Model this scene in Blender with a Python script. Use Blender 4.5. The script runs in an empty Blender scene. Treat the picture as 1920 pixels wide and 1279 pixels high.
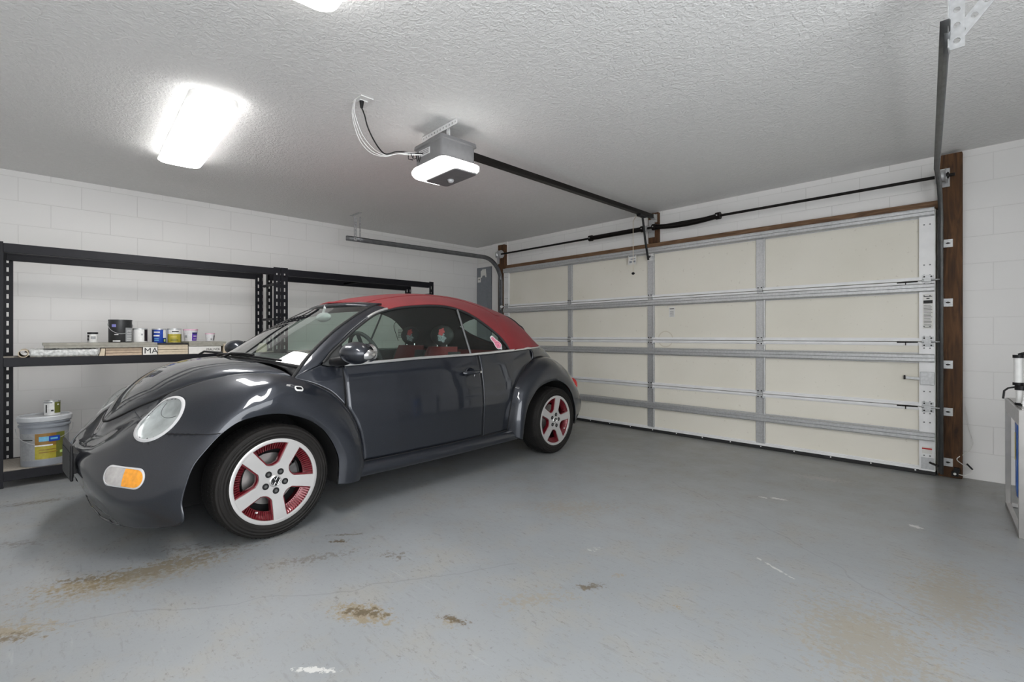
import bpy, bmesh, math, random
import numpy as np
from mathutils import Vector, Matrix
from mathutils.bvhtree import BVHTree
random.seed(7)
PI = math.pi
C = bpy.context.scene.collection
SC = bpy.context.scene

# ------------------------------------------------------------------ camera, world, exposure
cam_d = bpy.data.cameras.new('camera'); cam = bpy.data.objects.new('camera', cam_d); C.objects.link(cam)
cam.location = (0, 0, 1.08); cam.rotation_euler = (PI/2, 0, math.radians(45.5))
cam_d.sensor_width = 36; cam_d.lens = 905*36/1920; cam_d.shift_y = -9.5/1920; cam_d.clip_start = 0.05
SC.camera = cam
w = bpy.data.worlds.new('world'); SC.world = w; w.use_nodes = True
w.node_tree.nodes['Background'].inputs[0].default_value = (0.95, 0.975, 1.0, 1)
w.node_tree.nodes['Background'].inputs[1].default_value = 1.8
SC.view_settings.view_transform = 'Standard'; SC.view_settings.look = 'None'
SC.view_settings.exposure = 1.6; SC.view_settings.gamma = 1.0; SC.view_settings.use_curve_mapping = False
FIX_EMIT = 8.0      # ceiling fixtures
OPENER_EMIT = 2.4   # lamp in the door opener

# ------------------------------------------------------------------ material helpers
class NT:
    def __init__(s, name):
        s.m = bpy.data.materials.new(name); s.m.use_nodes = True
        s.t = s.m.node_tree; s.b = s.t.nodes['Principled BSDF']; s.out = s.t.nodes['Material Output']
    def n(s, typ, ins=None, **kw):
        nd = s.t.nodes.new(typ)
        for k, v in kw.items(): setattr(nd, k, v)
        for k, v in (ins or {}).items():
            if isinstance(v, tuple) and len(v) == 2 and hasattr(v[0], 'outputs'):
                s.t.links.new(v[0].outputs[v[1]], nd.inputs[k])
            elif hasattr(v, 'outputs'): s.t.links.new(v.outputs[0], nd.inputs[k])
            else: nd.inputs[k].default_value = v
        return nd
    def math(s, op, a, b=0.0, c=0.0, clamp=False):
        nd = s.t.nodes.new('ShaderNodeMath'); nd.operation = op; nd.use_clamp = clamp
        for i, v in enumerate((a, b, c)):
            if hasattr(v, 'outputs'): s.t.links.new(v.outputs[0], nd.inputs[i])
            elif isinstance(v, tuple): s.t.links.new(v[0].outputs[v[1]], nd.inputs[i])
            else: nd.inputs[i].default_value = v
        return nd
    def mix(s, f, a, b):
        nd = s.t.nodes.new('ShaderNodeMix'); nd.data_type = 'RGBA'
        for i, v in ((0, f), (6, a), (7, b)):
            if hasattr(v, 'outputs'):
                o = v.outputs[2] if v.bl_idname == 'ShaderNodeMix' else v.outputs[0]
                s.t.links.new(o, nd.inputs[i])
            elif isinstance(v, (int, float)): nd.inputs[i].default_value = v
            else: nd.inputs[i].default_value = (*v, 1) if len(v) == 3 else v
        return nd
    def ramp(s, f, stops, interp='LINEAR'):
        nd = s.t.nodes.new('ShaderNodeValToRGB'); nd.color_ramp.interpolation = interp
        if hasattr(f, 'outputs'): s.t.links.new(f.outputs[0], nd.inputs[0])
        els = nd.color_ramp.elements
        while len(els) < len(stops): els.new(0.5)
        for e, (p, c) in zip(els, stops):
            e.position = p; e.color = (*c, 1) if not isinstance(c, (int, float)) else (c, c, c, 1)
        return nd
    def set(s, **kw):
        for k, v in kw.items():
            k = k.replace('_', ' ')
            inp = s.b.inputs[k]
            if hasattr(v, 'outputs'):
                s.t.links.new(v.outputs[2] if v.bl_idname == 'ShaderNodeMix' else v.outputs[0], inp)
            elif isinstance(v, tuple) and len(v) == 3: inp.default_value = (*v, 1)
            else: inp.default_value = v
    def bump(s, h, strength, dist=0.01, normal=None):
        ins = {'Height': h, 'Strength': strength, 'Distance': dist}
        if normal is not None: ins['Normal'] = normal
        nd = s.n('ShaderNodeBump', ins); s.t.links.new(nd.outputs[0], s.b.inputs['Normal']); return nd

def basic(name, col, rough=0.5, metal=0.0, var=0.06, scale=30, bump=0.0, coat=0.0, **kw):
    """a procedural material: base colour with slight noise variation, optional fine bump"""
    t = NT(name); tc = t.n('ShaderNodeTexCoord')
    nz = t.n('ShaderNodeTexNoise', {'Vector': (tc, 'Object'), 'Scale': scale, 'Detail': 3.0})
    lo = tuple(max(0, c*(1-var)) for c in col); hi = tuple(min(1, c*(1+var)) for c in col)
    r = t.ramp(nz, [(0.3, lo), (0.7, hi)])
    t.set(Base_Color=r, Roughness=rough, Metallic=metal, **kw)
    if coat: t.set(Coat_Weight=coat, Coat_Roughness=0.04)
    if bump: t.bump(nz, bump, 0.005)
    return t.m

def emit(name, col, strength):
    t = NT(name); t.set(Base_Color=(0.9, 0.9, 0.9), Emission_Color=col, Emission_Strength=strength, Roughness=0.4); return t.m

def glass_mat(name, tint, refl=1.0):
    t = NT(name); t.t.nodes.remove(t.b)
    tr = t.n('ShaderNodeBsdfTransparent', {'Color': (*tint, 1)})
    gl = t.n('ShaderNodeBsdfGlossy', {'Color': (1, 1, 1, 1), 'Roughness': 0.01})
    geo = t.n('ShaderNodeNewGeometry'); ior = t.math('ADD', 1.5, t.math('MULTIPLY', (geo, 'Backfacing'), 1/1.5-1.5)); fr = t.n('ShaderNodeFresnel', {'IOR': ior}); f = t.math('MULTIPLY', fr, refl, clamp=True)
    mx = t.n('ShaderNodeMixShader', {0: f, 1: tr, 2: gl})
    t.t.links.new(mx.outputs[0], t.out.inputs[0]); return t.m

M = {}
def build_materials():
    # car paint: dark blue-grey metallic under clear coat
    t = NT('graphite_paint'); tc = t.n('ShaderNodeTexCoord')
    fl = t.n('ShaderNodeTexVoronoi', {'Vector': (tc, 'Object'), 'Scale': 900.0})
    r = t.ramp(fl, [(0.0, (0.034, 0.041, 0.056)), (0.6, (0.013, 0.016, 0.024))])
    t.set(Base_Color=r, Metallic=0.6, Roughness=0.40, Coat_Weight=1.0, Coat_Roughness=0.015, Coat_IOR=1.55); M['paint'] = t.m
    # soft top canvas
    t = NT('red_canvas'); tc = t.n('ShaderNodeTexCoord')
    wv = t.n('ShaderNodeTexNoise', {'Vector': (tc, 'Object'), 'Scale': 260.0, 'Detail': 2.0})
    ns = t.n('ShaderNodeTexNoise', {'Vector': (tc, 'Object'), 'Scale': 6.0, 'Detail': 4.0})
    t.set(Base_Color=t.ramp(ns, [(0.3, (0.20, 0.012, 0.017)), (0.7, (0.25, 0.017, 0.022))]), Roughness=0.85, Sheen_Weight=0.08)
    t.bump(wv, 0.35, 0.002); M['canvas'] = t.m
    M['glass'] = glass_mat('tinted_window_glass', (0.84, 0.95, 0.90), 1.3)
    M['windshield'] = glass_mat('windshield_glass', (0.82, 0.93, 0.88), 1.5)
    M['lens'] = glass_mat('clear_lens', (0.93, 0.95, 0.95), 1.0)
    M['black'] = basic('black_plastic', (0.007, 0.007, 0.008), 0.45, Specular_IOR_Level=0.3)
    M['gap'] = basic('panel_gap_black', (0.004, 0.004, 0.005), 0.8)
    M['rubber'] = basic('rubber_seal', (0.015, 0.015, 0.016), 0.7)
    M['liner'] = basic('wheel_liner', (0.004, 0.004, 0.0045), 0.9, bump=0.4)
    M['chrome'] = basic('chrome', (0.82, 0.82, 0.82), 0.12, 1.0, 0.01)
    M['satin'] = basic('satin_trim', (0.80, 0.80, 0.80), 0.30, 0.9, 0.02)
    M['silver'] = basic('machined_silver', (0.56, 0.55, 0.545), 0.34, 0.5, 0.03, 8)
    M['rimred'] = basic('rim_red', (0.15, 0.007, 0.014), 0.28, 0.35, 0.1, coat=0.6)
    M['disc'] = basic('brake_steel', (0.30, 0.29, 0.28), 0.35, 0.8, 0.12, 12)
    M['caliper'] = basic('brake_caliper_iron', (0.10, 0.10, 0.10), 0.6, 0.4, 0.2)
    M['amber'] = basic('amber_lens', (0.85, 0.33, 0.01), 0.12, 0, 0.15, 60, coat=1)
    M['clearlamp'] = basic('clear_lamp_lens', (0.52, 0.50, 0.49), 0.10, 0.2, 0.12, 40, coat=1)
    M['redlens'] = basic('red_lens', (0.5, 0.02, 0.02), 0.12, 0, 0.1, coat=1)
    M['reflector'] = basic('lamp_reflector', (0.55, 0.57, 0.57), 0.30, 0.35, 0.22, 14, bump=0.3)
    M['trim'] = basic('cabin_trim_charcoal', (0.022, 0.024, 0.025), 0.7, bump=0.2)
    M['trimred'] = basic('cabin_red_fabric', (0.15, 0.016, 0.018), 0.8, bump=0.3)
    M['hdliner'] = basic('headliner_grey', (0.035, 0.036, 0.036), 0.9)
    M['white'] = basic('white_plastic', (0.75, 0.75, 0.74), 0.4)
    M['cloth'] = basic('white_cloth', (0.80, 0.76, 0.73), 0.9, bump=0.3)
    M['pink'] = basic('pink_vinyl', (0.80, 0.25, 0.36), 0.4, 0, 0.35, 60)
    # tyre: rubber with tread bump on its outer band
    t = NT('tyre_rubber'); tc = t.n('ShaderNodeTexCoord'); sp = t.n('ShaderNodeSeparateXYZ', {0: (tc, 'Object')})
    ang = t.math('ARCTAN2', (sp, 'Z'), (sp, 'X'))
    rad = t.math('SQRT', t.math('ADD', t.math('MULTIPLY', (sp, 'X'), (sp, 'X')), t.math('MULTIPLY', (sp, 'Z'), (sp, 'Z'))))
    sn = t.math('SINE', t.math('ADD', t.math('MULTIPLY', ang, 96.0), t.math('MULTIPLY', (sp, 'Y'), 120.0)))
    msk = t.math('GREATER_THAN', rad, 0.2905)
    side = t.math('MULTIPLY', t.math('SINE', t.math('MULTIPLY', rad, 420.0)), 0.05)
    h = t.math('ADD', t.math('MULTIPLY', t.math('GREATER_THAN', sn, 0.35), msk), side)
    nz = t.n('ShaderNodeTexNoise', {'Vector': (tc, 'Object'), 'Scale': 14.0, 'Detail': 5.0})
    t.set(Base_Color=t.ramp(nz, [(0.3, (0.008, 0.0072, 0.0066)), (0.7, (0.013, 0.0115, 0.0105))]), Roughness=0.68, Specular_IOR_Level=0.3)
    t.bump(h, 1.0, 0.03); M['tyre'] = t.m
    # rack, metal and wood
    M['rack'] = basic('rack_black_enamel', (0.0065, 0.0065, 0.0095), 0.45, 0.0, 0.1, Specular_IOR_Level=0.22)
    M['board'] = basic('particle_board', (0.32, 0.29, 0.25), 0.8, 0, 0.2, 120)
    M['darkboard'] = basic('dark_shelf_board', (0.055, 0.052, 0.048), 0.7, 0, 0.2, 120)
    t = NT('galvanised_steel'); tc = t.n('ShaderNodeTexCoord')
    v = t.n('ShaderNodeTexVoronoi', {'Vector': (tc, 'Object'), 'Scale': 60.0})
    ns = t.n('ShaderNodeTexNoise', {'Vector': (tc, 'Object'), 'Scale': 9.0, 'Detail': 4.0})
    cc = t.mix(t.math('MULTIPLY', ns, 0.5), t.ramp(v, [(0.0, (0.56, 0.57, 0.58)), (0.8, (0.42, 0.43, 0.44))]), (0.68, 0.68, 0.68))
    t.set(Base_Color=cc, Metallic=0.55, Roughness=0.38); M['galv'] = t.m
    M['galvlight'] = basic('white_painted_steel', (0.78, 0.78, 0.78), 0.4, 0.1, 0.05, 10)
    M['dtrack'] = basic('grey_track_steel', (0.17, 0.175, 0.18), 0.4, 0.7, 0.15, 20)
    M['dark'] = basic('oiled_black_steel', (0.012, 0.010, 0.009), 0.42, 0.6, 0.2, 40)
    M['opener'] = basic('opener_grey_plastic', (0.17, 0.17, 0.175), 0.4)
    M['openerl'] = basic('opener_light_grey', (0.55, 0.55, 0.56), 0.35)
    M['panelgrey'] = basic('electrical_panel_grey', (0.20, 0.215, 0.24), 0.5)
    M['steel'] = basic('stainless_steel', (0.42, 0.41, 0.40), 0.32, 0.8, 0.08, 14)
    M['bluetank'] = basic('blue_housing', (0.010, 0.10, 0.42), 0.25, 0, 0.08, coat=0.5)
    M['yellow'] = basic('yellow_label', (0.60, 0.48, 0.10), 0.5)
    M['card'] = basic('kraft_cardboard', (0.46, 0.36, 0.27), 0.85, 0, 0.1, 50)
    M['cardlight'] = basic('pale_cardboard', (0.58, 0.50, 0.38), 0.85, 0, 0.08, 50)
    M['greyboard'] = basic('grey_plank', (0.30, 0.29, 0.25), 0.7, 0, 0.15, 30)
    M['paper'] = basic('white_paper', (0.72, 0.71, 0.68), 0.8, 0, 0.04)
    M['ink'] = basic('printed_ink', (0.02, 0.02, 0.02), 0.7)
    M['film'] = basic('crumpled_plastic_film', (0.50, 0.51, 0.50), 0.25, 0, 0.35, 45, bump=1.0)
    M['pail'] = basic('grey_pail_plastic', (0.26, 0.28, 0.31), 0.4, 0, 0.05)
    M['pailid'] = basic('pale_pail_lid', (0.50, 0.52, 0.54), 0.35, 0, 0.05)
    t = NT('rough_lumber'); tc = t.n('ShaderNodeTexCoord')
    mp = t.n('ShaderNodeMapping', {'Vector': (tc, 'Object'), 'Scale': (9, 9, 0.9)})
    nz = t.n('ShaderNodeTexNoise', {'Vector': mp, 'Scale': 3.0, 'Detail': 8.0, 'Distortion': 1.6})
    t.set(Base_Color=t.ramp(nz, [(0.3, (0.030, 0.012, 0.004)), (0.5, (0.078, 0.033, 0.010)), (0.75, (0.14, 0.062, 0.022))]), Roughness=0.75)
    t.bump(nz, 0.3, 0.004); M['lumber'] = t.m
    t = NT('rough_lumber_beam'); tc = t.n('ShaderNodeTexCoord')
    mp = t.n('ShaderNodeMapping', {'Vector': (tc, 'Object'), 'Scale': (0.9, 9, 9)})
    nz = t.n('ShaderNodeTexNoise', {'Vector': mp, 'Scale': 3.0, 'Detail': 8.0, 'Distortion': 1.6})
    t.set(Base_Color=t.ramp(nz, [(0.3, (0.10, 0.052, 0.026)), (0.55, (0.18, 0.10, 0.052)), (0.75, (0.26, 0.16, 0.09))]), Roughness=0.75); M['beam'] = t.m
    # garage door inner skin, cream, stained
    t = NT('cream_door_skin'); tc = t.n('ShaderNodeTexCoord')
    nz = t.n('ShaderNodeTexNoise', {'Vector': (tc, 'Object'), 'Scale': 1.4, 'Detail': 5.0})
    n2 = t.n('ShaderNodeTexNoise', {'Vector': (tc, 'Object'), 'Scale': 38.0, 'Detail': 2.0})
    spk = t.ramp(n2, [(0.70, 0.0), (0.76, 1.0)])
    base = t.ramp(nz, [(0.3, (0.72, 0.69, 0.60)), (0.7, (0.78, 0.75, 0.67))])
    sp = t.n('ShaderNodeSeparateXYZ', {0: (tc, 'Object')}); dx = t.math('SUBTRACT', (sp, 'X'), -2.62); dz = t.math('SUBTRACT', (sp, 'Z'), 1.045)
    rr2 = t.math('SQRT', t.math('ADD', t.math('MULTIPLY', dx, dx), t.math('MULTIPLY', dz, dz)))
    ring = t.math('LESS_THAN', t.math('ABSOLUTE', t.math('SUBTRACT', rr2, 0.085)), t.math('MULTIPLY', nz, 0.016))
    base = t.mix(t.math('MULTIPLY', ring, 0.35), base, (0.45, 0.38, 0.26))
    t.set(Base_Color=t.mix(t.math('MULTIPLY', spk, 0.25), base, (0.35, 0.30, 0.22)), Roughness=0.55)
    M['doorskin'] = t.m
    # walls
    def wall(name, a, b, zoff=0.0, aoff=0.0):
        t = NT(name); tc = t.n('ShaderNodeTexCoord'); sp = t.n('ShaderNodeSeparateXYZ', {0: (tc, 'Object')})
        u = t.math('ADD', (sp, a), aoff); v = t.math('ADD', (sp, b), zoff)
        cb = t.n('ShaderNodeCombineXYZ', {0: u, 1: v})
        br = t.n('ShaderNodeTexBrick', {'Vector': cb, 'Color1': (1, 1, 1, 1), 'Color2': (0.94, 0.94, 0.94, 1), 'Mortar': (0.0, 0.0, 0.0, 1),
                 'Scale': 1.0, 'Mortar Size': 0.0035, 'Mortar Smooth': 0.6, 'Brick Width': 0.4064, 'Row Height': 0.2032}, offset=0.5)
        big = t.n('ShaderNodeTexNoise', {'Vector': (tc, 'Object'), 'Scale': 1.1, 'Detail': 4.0})
        fine = t.n('ShaderNodeTexNoise', {'Vector': (tc, 'Object'), 'Scale': 60.0, 'Detail': 4.0})
        # joints are thinly painted over, so only some stretches show
        jm = t.ramp(big, [(0.35, 0.35), (0.62, 1.0)])
        dark = t.math('MULTIPLY', t.math('SUBTRACT', 1.0, (br, 'Color')), t.math('MULTIPLY', jm, 0.30))
        base = t.ramp(big, [(0.3, (0.79, 0.78, 0.765)), (0.7, (0.83, 0.82, 0.805))])
        t.set(Base_Color=t.mix(dark, base, (0.33, 0.31, 0.29)), Roughness=0.6)
        h = t.math('ADD', t.math('MULTIPLY', (br, 'Color'), 0.8), t.math('MULTIPLY', fine, 0.25))
        t.bump(h, 0.35, 0.004); return t.m
    M['wall_l'] = wall('painted_block_wall_side', 'Y', 'Z', 0.0, 0.12)
    M['wall_d'] = wall('painted_block_wall_front', 'X', 'Z', 0.0, 0.05)
    t = NT('painted_plaster'); tc = t.n('ShaderNodeTexCoord')
    fine = t.n('ShaderNodeTexNoise', {'Vector': (tc, 'Object'), 'Scale': 50.0, 'Detail': 4.0})
    t.set(Base_Color=(0.81, 0.80, 0.785), Roughness=0.6); t.bump(fine, 0.15, 0.003); M['plaster'] = t.m
    # ceiling: knock-down texture
    t = NT('textured_ceiling'); tc = t.n('ShaderNodeTexCoord')
    a = t.n('ShaderNodeTexNoise', {'Vector': (tc, 'Object'), 'Scale': 40.0, 'Detail': 3.0, 'Distortion': 0.8})
    b = t.n('ShaderNodeTexVoronoi', {'Vector': (tc, 'Object'), 'Scale': 90.0})
    h = t.math('ADD', t.ramp(a, [(0.42, 0.0), (0.6, 1.0)]), t.math('MULTIPLY', b, 0.5))
    t.set(Base_Color=t.ramp(a, [(0.3, (0.75, 0.745, 0.735)), (0.7, (0.79, 0.785, 0.775))]), Roughness=0.85)
    t.bump(h, 0.40, 0.006); M['ceiling'] = t.m
    # floor: worn blue-grey painted concrete
    t = NT('painted_concrete_floor'); tc = t.n('ShaderNodeTexCoord'); sp = t.n('ShaderNodeSeparateXYZ', {0: (tc, 'Object')})
    obj = (tc, 'Object')
    big = t.n('ShaderNodeTexNoise', {'Vector': obj, 'Scale': 0.8, 'Detail': 5.0})
    mid = t.n('ShaderNodeTexNoise', {'Vector': obj, 'Scale': 4.5, 'Detail': 6.0, 'Roughness': 0.65})
    fin = t.n('ShaderNodeTexNoise', {'Vector': obj, 'Scale': 55.0, 'Detail': 4.0, 'Roughness': 0.7})
    scuff_v = t.n('ShaderNodeMapping', {'Vector': obj, 'Rotation': (0, 0, 0.35), 'Scale': (9, 42, 1)})
    scf = t.n('ShaderNodeTexNoise', {'Vector': scuff_v, 'Scale': 1.0, 'Detail': 5.0, 'Roughness': 0.7})
    col = t.ramp(big, [(0.3, (0.240, 0.256, 0.268)), (0.7, (0.290, 0.304, 0.314))])
    def band(y0, y1, slope, x0, x1, soft=0.25):   # wheel lane mask along the car's travel
        yy = t.math('ADD', (sp, 'X'), t.math('MULTIPLY', (sp, 'Y'), slope))
        a = t.math('MULTIPLY', t.math('SUBTRACT', yy, y0), 1/soft, clamp=True)
        b = t.math('MULTIPLY', t.math('SUBTRACT', y1, yy), 1/soft, clamp=True)
        return t.math('MULTIPLY', a, b)
    # tan dust tint near the garage door and right side
    near = t.math('MULTIPLY', t.math('SUBTRACT', (sp, 'Y'), 2.6), 0.45, clamp=True)
    col = t.mix(t.math('MULTIPLY', near, t.math('MULTIPLY', mid, 0.75)), col, (0.27, 0.26, 0.22))
    col = t.mix(t.math('MULTIPLY', t.ramp(mid, [(0.48, 0.0), (0.66, 1.0)]), 0.45), col, (0.30, 0.285, 0.25))
    # general specks
    col = t.mix(t.math('MULTIPLY', t.ramp(fin, [(0.60, 0.0), (0.70, 1.0)]), 0.45), col, (0.10, 0.095, 0.09))
    fin2 = t.n('ShaderNodeTexNoise', {'Vector': t.n('ShaderNodeMapping', {'Vector': obj, 'Location': (3.1, 7.7, 0), 'Rotation': (0, 0, 0.9), 'Scale': (1.0, 2.2, 1)}), 'Scale': 24.0, 'Detail': 8.0, 'Roughness': 0.75})
    patch = t.ramp(mid, [(0.45, 0.0), (0.60, 1.0)])
    col = t.mix(t.math('MULTIPLY', t.math('MULTIPLY', t.ramp(fin2, [(0.56, 0.0), (0.63, 1.0)]), patch), 0.60), col, (0.12, 0.115, 0.105))
    col = t.mix(t.math('MULTIPLY', t.ramp(fin2, [(0.24, 1.0), (0.32, 0.0)]), 0.45), col, (0.50, 0.50, 0.49))
    col = t.mix(t.math('MULTIPLY', t.ramp(scf, [(0.57, 0.0), (0.68, 1.0)]), 0.35), col, (0.16, 0.16, 0.155))
    sc2 = t.n('ShaderNodeTexNoise', {'Vector': t.n('ShaderNodeMapping', {'Vector': obj, 'Rotation': (0, 0, -0.75), 'Scale': (3, 30, 1)}), 'Scale': 1.3, 'Detail': 6.0})
    col = t.mix(t.math('MULTIPLY', t.ramp(sc2, [(0.66, 0.0), (0.74, 1.0)]), 0.22), col, (0.42, 0.43, 0.43))
    def stain(col, x, y, rx, ry, ang, c, thr, amt, scale=38.0, soft=0.10):
        mp = t.n('ShaderNodeMapping', {'Vector': obj, 'Location': (-x, -y, 0)})
        mr = t.n('ShaderNodeMapping', {'Vector': mp, 'Rotation': (0, 0, -ang), 'Scale': (1, 1, 0)})
        ms = t.n('ShaderNodeMapping', {'Vector': mr, 'Scale': (1/rx, 1/ry, 0)})
        ln = t.n('ShaderNodeVectorMath', {0: ms}, operation='LENGTH')
        fall = t.math('SUBTRACT', 1.0, (ln, 'Value'), clamp=True)
        nn = t.n('ShaderNodeTexNoise', {'Vector': obj, 'Scale': scale, 'Detail': 5.0, 'Roughness': 0.7})
        v = t.math('ADD', nn, t.math('MULTIPLY', fall, 0.30))
        m_ = t.ramp(v, [(thr, 0.0), (thr+soft, 1.0)])
        m_ = t.math('MULTIPLY', t.math('MULTIPLY', m_, t.math('MULTIPLY', fall, 6.0, clamp=True)), amt)
        return t.mix(m_, col, c)
    tan = (0.26, 0.21, 0.13); brn = (0.105, 0.080, 0.048); wht = (0.62, 0.62, 0.60)
    for a in [(-1.75, 0.90, 0.19, 0.09, 0.5, tan, 0.57, 0.8), (-1.75, 0.91, 0.16, 0.05, 0.6, brn, 0.62, 0.8),
              (-1.46, 1.12, 0.10, 0.055, 0.3, tan, 0.66, 0.8), (-1.46, 1.13, 0.11, 0.03, 0.3, brn, 0.61, 0.9),
              (-1.25, 1.69, 0.12, 0.045, 1.0, brn, 0.63, 0.8), (-1.22, 1.87, 0.08, 0.04, 1.0, tan, 0.68, 0.6),
              (-2.80, 0.14, 0.34, 0.13, 1.0, tan, 0.63, 0.7), (-2.85, 0.15, 0.26, 0.06, 1.05, brn, 0.67, 0.7),
              (-2.55, -0.10, 0.30, 0.12, 1.0, tan, 0.62, 0.7), (-2.50, -0.08, 0.22, 0.07, 1.0, brn, 0.67, 0.7),
              (-2.45, 1.13, 0.10, 0.04, 0.8, brn, 0.66, 0.9), (-0.91, 1.82, 0.035, 0.03, 0, tan, 0.66, 0.9),
              (-3.6, -0.10, 0.35, 0.10, 0.9, brn, 0.69, 0.5), (-2.9, 0.55, 0.35, 0.12, 1.0, brn, 0.70, 0.5),
              (-2.75, 0.42, 0.62, 0.15, 1.50, brn, 0.63, 0.6), (-2.72, 0.30, 0.55, 0.20, 1.45, tan, 0.60, 0.45), (-2.35, 0.95, 0.5, 0.10, 1.2, brn, 0.69, 0.5),
              (-2.50, 1.20, 0.16, 0.02, 0.9, brn, 0.62, 0.6), (-2.1, 1.25, 0.2, 0.1, 0.5, brn, 0.71, 0.7), (-1.9, 2.4, 0.6, 0.25, 0.8, tan, 0.66, 0.35), (-1.0, 0.9, 0.5, 0.25, 0.5, tan, 0.68, 0.35),
              (-0.35, 2.1, 0.5, 0.35, 1.9, tan, 0.62, 0.45), (-0.15, 2.7, 0.6, 0.25, 1.6, tan, 0.62, 0.45), (-0.75, 2.45, 0.16, 0.012, -0.5, wht, 0.60, 0.6),
              (-1.35, 1.45, 0.45, 0.16, 1.0, tan, 0.70, 0.45), (-4.4, 0.0, 0.4, 0.09, 1.3, brn, 0.66, 0.6),
              (-0.97, 4.23, 0.30, 0.11, 0.2, (0.40, 0.38, 0.36), 0.62, 0.5),
              (-1.45, 2.01, 0.09, 0.05, 0.9, wht, 0.72, 0.5)]:
        col = stain(col, *a)
    for a in [(-1.045, 3.50, 0.070, 0.022, 0.2), (-1.125, 3.46, 0.035, 0.015, 0.0), (-0.345, 3.545, 0.045, 0.030, -0.4),
              (-1.56, 0.64, 0.10, 0.018, 0.75)]:
        col = stain(col, *a, wht, 0.58, 0.8, 60.0, 0.04)
    # hairline cracks
    wv = t.n('ShaderNodeTexNoise', {'Vector': obj, 'Scale': 1.6, 'Detail': 4.0})
    def crack(col, px, py, ang, ln_, amt=0.55, wth=0.004):
        mp = t.n('ShaderNodeMapping', {'Vector': obj, 'Location': (-px, -py, 0)})
        mr = t.n('ShaderNodeMapping', {'Vector': mp, 'Rotation': (0, 0, -ang), 'Scale': (1, 1, 0)})
        s2 = t.n('ShaderNodeSeparateXYZ', {0: mr})
        dd = t.math('ABSOLUTE', t.math('ADD', (s2, 'Y'), t.math('MULTIPLY', t.math('SUBTRACT', wv, 0.5), 0.35)))
        m1 = t.math('LESS_THAN', dd, t.math('MULTIPLY', fin, wth*2)); m2 = t.math('LESS_THAN', t.math('ABSOLUTE', (s2, 'X')), ln_/2)
        return t.mix(t.math('MULTIPLY', t.math('MULTIPLY', m1, m2), amt), col, (0.10, 0.10, 0.10))
    col = crack(col, -2.1, 0.75, 1.05, 2.0, 0.2); col = crack(col, -0.95, 2.9, -0.55, 1.8, 0.2)
    t.set(Base_Color=col, Roughness=t.ramp(mid, [(0.3, 0.30), (0.7, 0.46)]), Specular_IOR_Level=0.5)
    t.bump(t.math('ADD', fin, t.math('MULTIPLY', mid, 0.6)), 0.12, 0.004); M['floor'] = t.m
build_materials()

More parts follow.
